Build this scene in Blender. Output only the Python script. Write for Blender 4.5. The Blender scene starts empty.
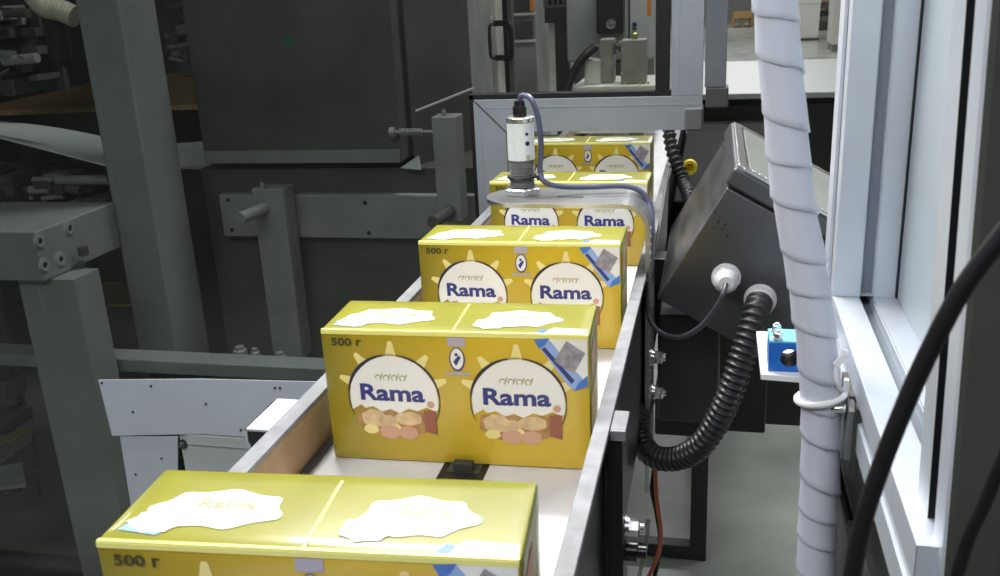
import bpy, bmesh, math, random
from mathutils import Vector, Matrix, noise
PI = math.pi
S = bpy.context.scene
COL = S.collection
random.seed(4)

# ------------------------------------------------------------------ camera
F, YAW, PIT, ROL = 919.6, -.2363, .3181, -.0489
CAM = Vector((.2201, 0, 1.4340))
cy, sy, cp, sp, cr, sr = math.cos(YAW), math.sin(YAW), math.cos(PIT), math.sin(PIT), math.cos(ROL), math.sin(ROL)
fw = Vector((sy*cp, cy*cp, -sp)); rt = Vector((cy, -sy, 0)); up = rt.cross(fw)
R_ = cr*rt + sr*up; U_ = -sr*rt + cr*up
cd = bpy.data.cameras.new('camera'); cam = bpy.data.objects.new('camera', cd); COL.objects.link(cam)
M = Matrix((R_, U_, -fw)).transposed().to_4x4(); M.translation = CAM
cam.matrix_world = M
cd.sensor_width = 36; cd.lens = F/1000*36; cd.clip_start = .01; cd.clip_end = 100
S.camera = cam
cd.dof.use_dof = True; cd.dof.focus_distance = 1.25; cd.dof.aperture_fstop = 20

def at(u, v, X=None, Y=None, Z=None):
    """the point of a plane X=, Y= or Z= (metres) that lies at photo position u, v"""
    d = R_*((u-500)/F) + U_*((288-v)/F) + fw
    i, w = (0, X) if X is not None else (1, Y) if Y is not None else (2, Z)
    return CAM + d*((w-CAM[i])/d[i])

# ------------------------------------------------------------------ materials
MATS = {}
def mat(name, col, rough=.5, metal=0, noise_amt=0, noise_scale=30, bump=0, bump_scale=60, spec=.5, coat=0, stretch=None,
        trans=0, alpha=1, emit=None, estr=0, sss=0):
    if name in MATS: return MATS[name]
    m = bpy.data.materials.new(name); m.use_nodes = True; nt = m.node_tree
    b = nt.nodes['Principled BSDF']
    b.inputs['Base Color'].default_value = (*col, 1); b.inputs['Roughness'].default_value = rough
    b.inputs['Metallic'].default_value = metal; b.inputs['Specular IOR Level'].default_value = spec
    b.inputs['Coat Weight'].default_value = coat; b.inputs['Transmission Weight'].default_value = trans
    b.inputs['Alpha'].default_value = alpha
    if emit: b.inputs['Emission Color'].default_value = (*emit, 1); b.inputs['Emission Strength'].default_value = estr
    if noise_amt or bump:
        tc = nt.nodes.new('ShaderNodeTexCoord'); mp = nt.nodes.new('ShaderNodeMapping')
        nt.links.new(tc.outputs['Object'], mp.inputs['Vector'])
        if stretch: mp.inputs['Scale'].default_value = stretch
    if noise_amt:
        n = nt.nodes.new('ShaderNodeTexNoise'); n.inputs['Scale'].default_value = noise_scale; n.inputs['Detail'].default_value = 6
        nt.links.new(mp.outputs[0], n.inputs['Vector'])
        r = nt.nodes.new('ShaderNodeValToRGB')
        r.color_ramp.elements[0].position = .3; r.color_ramp.elements[1].position = .7
        r.color_ramp.elements[0].color = (*[c*(1-noise_amt) for c in col], 1)
        r.color_ramp.elements[1].color = (*[min(1, c*(1+noise_amt)) for c in col], 1)
        nt.links.new(n.outputs['Fac'], r.inputs[0]); nt.links.new(r.outputs[0], b.inputs['Base Color'])
    if bump:
        n2 = nt.nodes.new('ShaderNodeTexNoise'); n2.inputs['Scale'].default_value = bump_scale; n2.inputs['Detail'].default_value = 4
        nt.links.new(mp.outputs[0], n2.inputs['Vector'])
        bp = nt.nodes.new('ShaderNodeBump'); bp.inputs['Strength'].default_value = bump; bp.inputs['Distance'].default_value = .002
        nt.links.new(n2.outputs['Fac'], bp.inputs['Height']); nt.links.new(bp.outputs[0], b.inputs['Normal'])
    MATS[name] = m
    return m

alu = mat('anodised aluminium', (.60, .645, .71), .42, .35, .05, 14, .05, 200)
alu_grey = mat('guard frame aluminium', (.25, .275, .315), .45, .3, .06, 14)
alu_slot = mat('aluminium slot', (.24, .27, .31), .5, .3)
cap_grey = mat('grey plastic cap', (.10, .105, .11), .5, 0)
steel = mat('brushed steel', (.48, .48, .49), .33, .9, .12, 40, .1, 120, stretch=(1, .15, 1))
steel_hmi = mat('brushed stainless enclosure', (.20, .20, .21), .32, .9, .55, 30, .12, 90, stretch=(1.5, .12, 1))
steel_front = mat('smooth stainless enclosure', (.13, .135, .14), .36, .8, .1, 8)
steel_bright = mat('bright steel', (.78, .78, .78), .25, .9, .1, 60)
steel_worn = mat('worn rail steel', (.24, .245, .26), .62, .25, .16, 60, .2, 300)
steel_dark = mat('dark machine steel', (.085, .086, .078), .5, .35, .22, 7, .05, 50)
steel_dark2 = mat('darker machine steel', (.055, .057, .053), .55, .3, .3, 9)
steel_mid = mat('grey machine steel', (.27, .28, .275), .5, .3, .15, 10, .05, 80)
steel_mid2 = mat('grey painted machine post', (.20, .215, .215), .5, .15, .12, 8, .05, 90)
steel_tan = mat('side plate with painted reflection', (.42, .28, .17), .5, .2, .25, 18)  # tan tint of the mirrored cartons mixed into the plate colour
black = mat('black rubber', (.008, .008, .009), .55, 0, spec=.25)
black_gloss = mat('black plastic', (.015, .015, .016), .3, 0)
black_paint = mat('black painted steel', (.022, .023, .026), .38, .2, .2, 20)
cable_blue = mat('blue grey cable', (.08, .09, .15), .4)
cable_grey = mat('dark grey cable', (.06, .065, .075), .4)
orange = mat('orange red cable', (.55, .10, .04), .4)
clear_tube = mat('clear hose', (.30, .31, .29), .3, alpha=.6)
white_pl = mat('white plastic', (.80, .81, .82), .4, 0, .03, 60)
white_plate = mat('white painted plate', (.50, .53, .60), .45, 0, .04, 9)
white_plate2 = mat('grey white painted box', (.48, .51, .52), .45, 0, .05, 9)
gland = mat('white nylon gland', (.72, .72, .72), .4)
blue = mat('blue clamp plastic', (.01, .13, .50), .35)
blue_lt = mat('light blue clamp top', (.12, .48, .78), .4)
yellow_m = mat('yellow marking', (.75, .6, .03), .5)
sensor_white = mat('sensor white label', (.78, .83, .88), .4, 0, .04, 200)
wood = mat('plywood tray', (.40, .26, .14), .6, 0, .25, 20, stretch=(1, 6, 1))
beige = mat('beige flexible duct', (.42, .42, .33), .6, 0, .1, 30)
paper = mat('pale sheet', (.55, .58, .56), .35, 0, .1, 3)
hall_white = mat('white enamel', (.62, .61, .57), .5)
ivory = mat('pale machine cream', (.55, .56, .50), .5, 0, .12, 12)
gmetal = mat('bare cast block', (.30, .30, .26), .55, .3, .2, 30)
pink = mat('pinkish red print', (.6, .12, .12), .5)
far_grey = mat('far grey equipment', (.20, .205, .20), .5, 0, .35, 3)
far_dark = mat('far dark equipment', (.05, .052, .05), .5, 0, .4, 5)
lamp_m = mat('lamp diffuser', (.9, .9, .9), .5, emit=(1, .98, .94), estr=6)
green_dot = mat('green mark', (.005, .12, .05), .5)

# floor: greenish resin with mottled reflections of light put into its tone
fl = mat('resin floor', (.42, .45, .40), .28, 0, .35, 2.4, .06, 12)
# carton print colours; the front's olive left end also holds painted shading
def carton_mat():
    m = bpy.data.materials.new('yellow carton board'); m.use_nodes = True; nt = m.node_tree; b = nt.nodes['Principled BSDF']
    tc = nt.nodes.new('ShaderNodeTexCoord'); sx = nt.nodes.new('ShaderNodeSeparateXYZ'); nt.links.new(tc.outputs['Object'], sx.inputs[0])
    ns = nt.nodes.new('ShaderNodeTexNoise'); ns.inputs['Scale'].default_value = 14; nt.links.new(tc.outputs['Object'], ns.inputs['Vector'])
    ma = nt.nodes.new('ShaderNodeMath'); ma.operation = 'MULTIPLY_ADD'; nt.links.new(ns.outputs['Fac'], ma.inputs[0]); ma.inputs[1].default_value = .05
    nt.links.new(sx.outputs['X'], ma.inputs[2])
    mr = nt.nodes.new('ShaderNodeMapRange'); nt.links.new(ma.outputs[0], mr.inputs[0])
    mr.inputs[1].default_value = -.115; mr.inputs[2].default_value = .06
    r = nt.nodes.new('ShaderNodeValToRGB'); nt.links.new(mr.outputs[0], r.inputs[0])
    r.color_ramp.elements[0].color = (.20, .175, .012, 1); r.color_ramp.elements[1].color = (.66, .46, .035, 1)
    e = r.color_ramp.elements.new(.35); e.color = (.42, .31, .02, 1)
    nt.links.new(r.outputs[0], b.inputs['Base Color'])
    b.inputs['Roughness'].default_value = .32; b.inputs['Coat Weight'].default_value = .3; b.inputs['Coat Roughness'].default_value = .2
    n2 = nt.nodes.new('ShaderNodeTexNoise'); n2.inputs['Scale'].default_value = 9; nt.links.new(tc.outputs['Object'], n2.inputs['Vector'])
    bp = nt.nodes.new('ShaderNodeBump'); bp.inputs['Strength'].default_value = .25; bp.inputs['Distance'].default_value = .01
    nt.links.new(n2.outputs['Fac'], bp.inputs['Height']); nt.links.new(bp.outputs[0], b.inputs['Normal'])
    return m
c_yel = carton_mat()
c_top = mat('olive lime carton board', (.285, .275, .035), .28, 0, .14, 16, .25, 9, coat=.35)
c_side = mat('olive green carton board', (.24, .26, .02), .35, 0, .1, 16, coat=.3)
c_edge = mat('pale seam and crease highlight', (.88, .84, .26), .35)
p_white = mat('print white', (.86, .86, .84), .35, coat=.3)
p_cream = mat('print cream', (.86, .74, .30), .4)
p_navy = mat('print navy', (.03, .04, .22), .4)
p_navy2 = mat('print black line', (.02, .02, .05), .4)
p_gold = mat('print dull gold', (.42, .40, .22), .4)
p_olive = mat('print dark olive', (.05, .05, .02), .5)
p_lilac = mat('print lilac', (.46, .42, .52), .45)
p_blue = mat('print blue', (.06, .19, .60), .4)
p_ltblue = mat('print light blue', (.30, .46, .80), .4)
p_greyq = mat('print grey picture', (.33, .31, .36), .5, 0, .35, 160)
p_brown = mat('print brown', (.44, .24, .09), .5, 0, .25, 90)
p_toast = mat('print toast', (.72, .52, .30), .5, 0, .2, 120)
p_brick = mat('print brick red', (.34, .12, .07), .5)
p_pink = mat('print pink', (.66, .38, .26), .5)

def glass_mat():
    m = bpy.data.materials.new('clear guard polycarbonate'); m.use_nodes = True; nt = m.node_tree; nt.nodes.clear()
    out = nt.nodes.new('ShaderNodeOutputMaterial'); tr = nt.nodes.new('ShaderNodeBsdfTransparent'); gl = nt.nodes.new('ShaderNodeBsdfGlossy')
    df = nt.nodes.new('ShaderNodeBsdfDiffuse'); df.inputs[0].default_value = (.35, .37, .34, 1)
    tr.inputs[0].default_value = (.86, .88, .86, 1); gl.inputs['Roughness'].default_value = .08
    lw = nt.nodes.new('ShaderNodeLayerWeight'); pw = nt.nodes.new('ShaderNodeMath'); pw.operation = 'POWER'; pw.inputs[1].default_value = 5
    nt.links.new(lw.outputs['Facing'], pw.inputs[0]); ad = nt.nodes.new('ShaderNodeMath'); ad.operation = 'MULTIPLY_ADD'
    nt.links.new(pw.outputs[0], ad.inputs[0]); ad.inputs[1].default_value = .9; ad.inputs[2].default_value = .035
    mx = nt.nodes.new('ShaderNodeMixShader'); nt.links.new(ad.outputs[0], mx.inputs[0]); nt.links.new(tr.outputs[0], mx.inputs[1]); nt.links.new(gl.outputs[0], mx.inputs[2])
    tc = nt.nodes.new('ShaderNodeTexCoord'); ns = nt.nodes.new('ShaderNodeTexNoise'); ns.inputs['Scale'].default_value = 5
    nt.links.new(tc.outputs['Object'], ns.inputs['Vector'])
    mr = nt.nodes.new('ShaderNodeMapRange'); nt.links.new(ns.outputs['Fac'], mr.inputs[0]); mr.inputs[3].default_value = .0; mr.inputs[4].default_value = .02
    m2 = nt.nodes.new('ShaderNodeMixShader'); nt.links.new(mr.outputs[0], m2.inputs[0]); nt.links.new(mx.outputs[0], m2.inputs[1]); nt.links.new(df.outputs[0], m2.inputs[2])
    nt.links.new(m2.outputs[0], out.inputs[0])
    return m
glass = glass_mat()
def wrap_mat():
    m = bpy.data.materials.new('translucent spiral wrap'); m.use_nodes = True; nt = m.node_tree; nt.nodes.clear()
    out = nt.nodes.new('ShaderNodeOutputMaterial'); pr = nt.nodes.new('ShaderNodeBsdfPrincipled'); pr.inputs['Base Color'].default_value = (.90, .92, 1.0, 1)
    pr.inputs['Roughness'].default_value = .35
    tl = nt.nodes.new('ShaderNodeBsdfTranslucent'); tl.inputs[0].default_value = (.85, .87, .93, 1)
    tr = nt.nodes.new('ShaderNodeBsdfTransparent'); tr.inputs[0].default_value = (.93, .94, .98, 1)
    a = nt.nodes.new('ShaderNodeMixShader'); a.inputs[0].default_value = .3; nt.links.new(pr.outputs[0], a.inputs[1]); nt.links.new(tl.outputs[0], a.inputs[2])
    b = nt.nodes.new('ShaderNodeMixShader'); b.inputs[0].default_value = .27; nt.links.new(a.outputs[0], b.inputs[1]); nt.links.new(tr.outputs[0], b.inputs[2])
    nt.links.new(b.outputs[0], out.inputs[0]); return m
wrapm = wrap_mat()

# ------------------------------------------------------------------ mesh builder
class MB:
    def __init__(s): s.v = []; s.f = []; s.m = []; s.mats = []
    def mi(s, m):
        if m not in s.mats: s.mats.append(m)
        return s.mats.index(m)
    def add(s, vs, fs, m):
        k = len(s.v); s.v += [Vector(v) for v in vs]; i = s.mi(m)
        for f in fs: s.f.append([k+j for j in f]); s.m.append(i)
    def box(s, c, d, m, rot=None):
        c = Vector(c); h = [x/2 for x in d]
        vs = [Vector((a*h[0], b*h[1], e*h[2])) for a in (-1, 1) for b in (-1, 1) for e in (-1, 1)]
        if rot: vs = [rot @ v for v in vs]
        s.add([c+v for v in vs], [(0, 1, 3, 2), (4, 6, 7, 5), (0, 4, 5, 1), (2, 3, 7, 6), (0, 2, 6, 4), (1, 5, 7, 3)], m)
    def span(s, x0, x1, y0, y1, z0, z1, m): s.box(((x0+x1)/2, (y0+y1)/2, (z0+z1)/2), (abs(x1-x0), abs(y1-y0), abs(z1-z0)), m)
    def prism(s, pts, vec, m):
        n = len(pts); vec = Vector(vec); a = [Vector(p) for p in pts]
        nm = Vector((0, 0, 0))
        for i in range(n): nm += a[i].cross(a[(i+1) % n])
        if nm.dot(vec) > 0: a = a[::-1]
        s.add(a+[p+vec for p in a], [tuple(range(n)), tuple(range(2*n-1, n-1, -1))]+[(i, i+n, (i+1) % n+n, (i+1) % n) for i in range(n)], m)
    def rings(s, R, m, cap=True, closed=False):
        n = len(R[0]); vs = [p for r in R for p in r]; fs = []
        L = len(R)
        for i in range(L if closed else L-1):
            for j in range(n):
                a, b = i*n, ((i+1) % L)*n
                fs.append((a+j, a+(j+1) % n, b+(j+1) % n, b+j))
        if cap and not closed: fs += [tuple(range(n-1, -1, -1)), tuple((L-1)*n+j for j in range(n))]
        s.add(vs, fs, m)
    def tube(s, pts, r, m, n=14, rf=None):
        R = []
        for i, (p, t, u, w) in enumerate(frames(pts)):
            q = r if rf is None else rf(i)
            R.append([p+(u*math.cos(2*PI*j/n)+w*math.sin(2*PI*j/n))*q for j in range(n)])
        s.rings(R, m)
    def cyl(s, a, b, r, m, n=24, r2=None):
        a = Vector(a); b = Vector(b); s.tube([a, b], r, m, n, (lambda i: (r, r2)[i]) if r2 is not None else None)
    def lathe(s, a, axis, prof, m, n=24, sides=None):
        """prof: list of (distance along axis, radius)"""
        a = Vector(a); t = Vector(axis).normalized(); u = t.orthogonal().normalized(); w = t.cross(u); n = sides or n
        s.rings([[a+t*h+(u*math.cos(2*PI*j/n)+w*math.sin(2*PI*j/n))*r for j in range(n)] for h, r in prof], m)
    def build(s, name, parent=None, bevel=0, smooth=True, off=None, ang=35):
        me = bpy.data.meshes.new(name)
        org = Vector(off) if off is not None else Vector((0, 0, 0))
        me.from_pydata([v-org for v in s.v], [], s.f)
        for m in s.mats: me.materials.append(m)
        for p, i in zip(me.polygons, s.m): p.material_index = i; p.use_smooth = smooth
        me.update()
        bm = bmesh.new(); bm.from_mesh(me); bmesh.ops.recalc_face_normals(bm, faces=bm.faces); bm.to_mesh(me); bm.free()
        if smooth: me.set_sharp_from_angle(angle=math.radians(ang))
        o = bpy.data.objects.new(name, me); COL.objects.link(o)
        if parent is None: o.location = org
        elif off is not None: o.location = org
        if parent is not None: o.parent = parent
        if bevel:
            b = o.modifiers.new('bevel', 'BEVEL'); b.width = bevel; b.segments = 2; b.limit_method = 'ANGLE'; b.angle_limit = math.radians(40); b.harden_normals = True
        return o

def frames(pts):
    pts = [Vector(p) for p in pts]; out = []; n = len(pts); u = None
    for i in range(n):
        t = (pts[min(i+1, n-1)]-pts[max(i-1, 0)]).normalized()
        if u is None: u = t.orthogonal().normalized()
        else: u = (u-t*u.dot(t)).normalized()
        out.append((pts[i], t, u, t.cross(u)))
    return out
def smoothpath(pts, k=10):
    pts = [Vector(p) for p in pts]; P = [pts[0]*2-pts[1]]+pts+[pts[-1]*2-pts[-2]]; out = []
    for i in range(1, len(P)-2):
        a, b, c, d = P[i-1:i+3]
        for j in range(k):
            t = j/k; out.append(.5*((2*b)+(c-a)*t+(2*a-5*b+4*c-d)*t*t+(3*b-a-3*c+d)*t**3))
    out.append(pts[-1]); return out

def tag(o, label=None, cat=None, group=None, kind=None):
    if label: o['label'] = label
    if cat: o['category'] = cat
    if group: o['group'] = group
    if kind: o['kind'] = kind
    return o
def thing(name, label, cat, loc=(0, 0, 0), group=None):
    o = bpy.data.objects.new(name, None); COL.objects.link(o); o.location = loc; o.empty_display_size = .05
    return tag(o, label, cat, group)
class Sub:
    """collects parts of a thing given in world coordinates"""
    def __init__(s, name, label, cat, loc, group=None):
        s.o = thing(name, label, cat, loc, group); s.loc = Vector(loc)
    def part(s, name, mb, bevel=0, **k):
        mb.v = [v-s.loc for v in mb.v]
        return mb.build(name, s.o, bevel, **k)
    def sub(s, name, mb, parent, bevel=0, **k):
        mb.v = [v-s.loc for v in mb.v]
        return mb.build(name, parent, bevel, **k)

def split_mb(mb):
    par = list(range(len(mb.v)))
    def find(i):
        while par[i] != i: par[i] = par[par[i]]; i = par[i]
        return i
    for f in mb.f:
        for j in f[1:]: par[find(j)] = find(f[0])
    groups = {}
    for f, m in zip(mb.f, mb.m): groups.setdefault(find(f[0]), []).append((f, m))
    out = []
    for g_ in groups.values():
        n = MB(); idx = {}
        for f, m in g_:
            for j in f:
                if j not in idx: idx[j] = len(n.v); n.v.append(mb.v[j])
            n.f.append([idx[j] for j in f]); n.m.append(n.mi(mb.mats[m]))
        out.append(n)
    return out
def each(s, name, mb, bevel=0, parent=None, **k):
    for q in split_mb(mb):
        s.part(name, q, bevel, **k) if parent is None else s.sub(name, q, parent, bevel, **k)

# text as flat mesh (verts in the XZ plane, y = 0)
def text_mesh(txt, width, bold=.0, height=None):
    cu = bpy.data.curves.new('t', 'FONT'); cu.body = txt; cu.size = 1; cu.offset = bold; cu.resolution_u = 3
    o = bpy.data.objects.new('t', cu); COL.objects.link(o)
    dg = bpy.context.evaluated_depsgraph_get(); me = bpy.data.meshes.new_from_object(o.evaluated_get(dg))
    bm = bmesh.new(); bm.from_mesh(me); bmesh.ops.triangulate(bm, faces=bm.faces)
    vs = [v.co.copy() for v in bm.verts]; fs = [[v.index for v in f.verts] for f in bm.faces]; bm.free()
    COL.objects.unlink(o); bpy.data.objects.remove(o); bpy.data.curves.remove(cu); bpy.data.meshes.remove(me)
    x0 = min(v.x for v in vs); x1 = max(v.x for v in vs); y0 = min(v.y for v in vs); y1 = max(v.y for v in vs)
    k = width/(x1-x0); kz = k if height is None else height/(y1-y0)
    return [((v.x-(x0+x1)/2)*k, (v.y-(y0+y1)/2)*kz) for v in vs], fs

# profile extrusion with slots: cross-section in local (a, b), b up
def slot_section(w, h, slots, sw=.010, sd=.010, r=.0):
    """closed outline; slots: set of 'l','r','t','b' """
    p = []
    def side(a, b, on):
        a = Vector(a); b = Vector(b); d = (b-a).normalized(); n = Vector((-d.y, d.x)); m = (a+b)/2
        q = [a]
        if on:
            q += [m-d*sw/2, m-d*sw/2+n*.002, m-d*sw*.42+n*.002, m-d*sw*.42+n*sd, m+d*sw*.42+n*sd, m+d*sw*.42+n*.002, m+d*sw/2+n*.002, m+d*sw/2]
        return q
    p += side((-w/2, -h/2), (w/2, -h/2), 'b' in slots)
    p += side((w/2, -h/2), (w/2, h/2), 'r' in slots)
    p += side((w/2, h/2), (-w/2, h/2), 't' in slots)
    p += side((-w/2, h/2), (-w/2, -h/2), 'l' in slots)
    return p
def profile(mb, a, b, A, B, w, h, slots, m, sm=None, sw=.010, sd=.010):
    """extrude along a->b; A, B: unit vectors of the section"""
    a = Vector(a); b = Vector(b); A = Vector(A); B = Vector(B)
    sec = slot_section(w, h, slots, sw, sd); n = len(sec)
    vs = [a+A*q.x+B*q.y for q in sec]+[b+A*q.x+B*q.y for q in sec]
    mb.add(vs, [(i, (i+1) % n, (i+1) % n+n, i+n) for i in range(n)], m)
    t = .0005*(b-a).normalized()
    core = [(-w/2+.0005, -h/2+.0005), (w/2-.0005, -h/2+.0005), (w/2-.0005, h/2-.0005), (-w/2+.0005, h/2-.0005)]
    for o in (a+t, b-t):
        mb.add([o+A*x+B*y for x, y in core], [(0, 1, 2, 3)], m)
    if sm:
        nrm = {'b': ((0, -1), h), 'r': ((1, 0), w), 't': ((0, 1), h), 'l': ((-1, 0), w)}
        for s_ in slots:
            (nx, ny), ww = nrm[s_]; o = (A*nx+B*ny)*(ww/2-sd+.0006); tv = A*ny-B*nx
            mb.add([a+o-tv*sw*.42, a+o+tv*sw*.42, b+o+tv*sw*.42, b+o-tv*sw*.42], [(0, 1, 2, 3)], sm)

def hexbolt(mb, c, axis, r, m, wash=True, h=None):
    c = Vector(c); t = Vector(axis).normalized(); h = h or r*.9
    if wash: mb.lathe(c, t, [(0, r*1.35), (r*.2, r*1.35)], m, 20); mb.lathe(c+t*r*.2, t, [(0, r*1.15), (r*.25, r*1.15)], m, 20)
    k = r*.45 if wash else 0
    mb.lathe(c+t*k, t, [(0, r), (h*.85, r), (h, r*.85)], m, sides=6)
    mb.lathe(c+t*(k+h), t, [(0, r*.55), (h*.35, r*.5)], m, 12)

# ================================================================== THE HALL (setting)
def struct(name, mb, **k):
    o = mb.build(name, **k); o['kind'] = 'structure'; return o
b = MB(); b.span(-24, 24, -8, 34, -.1, 0, fl); struct('floor', b)
wm = mat('hall wall paint', (.42, .42, .39), .7, 0, .08, .6)
b = MB(); b.span(-24, 24, 34, 34.2, 0, 7.2, wm); struct('wall_back', b)
b = MB(); b.span(-24.2, -24, -8, 34, 0, 7.2, wm); struct('wall_left', b)
b = MB(); b.span(24, 24.2, -8, 34, 0, 7.2, wm); struct('wall_right', b)
b = MB(); b.span(-24, 24, -8.2, -8, 0, 7.2, mat('darkened hall wall', (.06, .06, .058), .7)); struct('wall_front', b)  # unseen wall darkened so the pane mirrors less light
b = MB(); b.span(-24, 24, -8, 34, 7, 7.2, mat('hall ceiling paint', (.3, .3, .3), .8)); struct('ceiling', b)

# ================================================================== CARTONS
BW, BD, BH = .240, .0814, .1276
BUL = .0022
def facey(x, z):   # front face y of the bulged carton at local x and z (0 at top)
    a = max(0, 1-(x/(BW/2))**2); zz = (z+BH/2)/(BH/2); c = max(0, 1-zz*zz)
    return -BUL*a*c
def topz(x, y):
    a = max(0, 1-(x/(BW/2))**2); yy = (y-BD/2)/(BD/2); c = max(0, 1-yy*yy)
    return .0010*a*c*(.6+.4*math.cos(x*52))
def rbox_body():
    mb = MB(); r = .0022
    xs = [-1+2*i/28 for i in range(29)]; zs = [-1+2*i/16 for i in range(17)]; ys = [-1+2*i/8 for i in range(9)]
    def warp(L):  # cluster near the ends
        return [math.copysign(min(1, abs(v)), v) for v in L]
    hx, hy, hz = BW/2, BD/2, BH/2
    def lin(L, h): return [v*h for v in L[:1]]+[-h+r]+[v*(h-r*2) for v in L[1:-1]]+[h-r]+[h]
    X, Y, Z = lin(xs, hx), lin(ys, hy), lin(zs, hz)
    def P(x, y, z):
        c = Vector((max(-hx+r, min(hx-r, x)), max(-hy+r, min(hy-r, y)), max(-hz+r, min(hz-r, z))))
        d = Vector((x, y, z))-c
        p = c+(d.normalized()*r if d.length > 1e-9 else d)
        q = Vector((p.x, p.y+hy, p.z-hz))
        a = max(0, 1-(x/hx)**2)
        if y <= -hy+1e-9: q.y += facey(x, p.z-hz)
        if y >= hy-1e-9: q.y -= facey(x, p.z-hz)
        if z >= hz-1e-9: q.z += topz(x, p.y+hy)
        return q
    def grid(A, B, fn, m):
        vs = [fn(a, b_) for b_ in B for a in A]; n = len(A)
        mb.add(vs, [(j*n+i, j*n+i+1, (j+1)*n+i+1, (j+1)*n+i) for j in range(len(B)-1) for i in range(n-1)], m)
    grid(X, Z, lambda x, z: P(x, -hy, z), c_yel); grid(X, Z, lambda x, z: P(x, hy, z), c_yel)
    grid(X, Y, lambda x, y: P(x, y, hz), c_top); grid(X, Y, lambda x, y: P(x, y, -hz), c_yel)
    grid(Y, Z, lambda y, z: P(-hx, y, z), c_side); grid(Y, Z, lambda y, z: P(hx, y, z), c_side)
    return mb

class Art:
    """flat printed shapes on the carton's front ('f'), top ('t') or right ('r') face"""
    def __init__(s): s.mb = MB(); s.l = 0
    def put(s, pts, fs, m, face='f', lay=None):
        if lay is None: lay = s.l
        e = .00035+.00016*lay
        vs = []
        for x, z in pts:
            if face == 'f': vs.append((x, facey(x, z)-e-.0001, z))
            elif face == 't': vs.append((x, z, topz(x, z)+e))
            else: vs.append((BW/2+e, x, z))
        s.mb.add(vs, fs, m)
    def poly(s, pts, m, face='f', lay=0):
        # fan from the centroid through rings so that the print follows the bulge
        n = len(pts); cx = sum(p[0] for p in pts)/n; cz = sum(p[1] for p in pts)/n; K = 5; V = [(cx, cz)]; fs = []
        for k in range(1, K+1): V += [(cx+(p[0]-cx)*k/K, cz+(p[1]-cz)*k/K) for p in pts]
        for i in range(n): fs.append((0, 1+i, 1+(i+1) % n))
        for k in range(1, K):
            a, b_ = 1+(k-1)*n, 1+k*n
            fs += [(a+i, a+(i+1) % n, b_+(i+1) % n, b_+i) for i in range(n)]
        s.put(V, fs, m, face, lay)
    def arc(s, cx, cz, r, w0, w1, a0, a1, m, lay=2, face='f', n=40):
        V = []; fs = []
        for i in range(n+1):
            t = i/n; a = math.radians(a0+(a1-a0)*t); w = w0+(w1-w0)*math.sin(PI*t)
            V += [(cx+math.cos(a)*(r-w/2), cz+math.sin(a)*(r-w/2)), (cx+math.cos(a)*(r+w/2), cz+math.sin(a)*(r+w/2))]
        s.put(V, [(2*i, 2*i+1, 2*i+3, 2*i+2) for i in range(n)], m, face, lay)
    def text(s, txt, cx, cz, w, m, bold=.02, h=None, lay=3, face='f', rot=0):
        V, fs = text_mesh(txt, w, bold, h); c, q = math.cos(rot), math.sin(rot)
        s.put([(cx+x*c-z*q, cz+x*q+z*c) for x, z in V], fs, m, face, lay)
def circ(cx, cz, rx, rz=None, n=28, wob=0, ph=0):
    rz = rz or rx
    return [(cx+rx*math.cos(2*PI*i/n)*(1+wob*math.sin(5*2*PI*i/n+ph)), cz+rz*math.sin(2*PI*i/n)*(1+wob*math.sin(7*2*PI*i/n+ph))) for i in range(n)]

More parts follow.
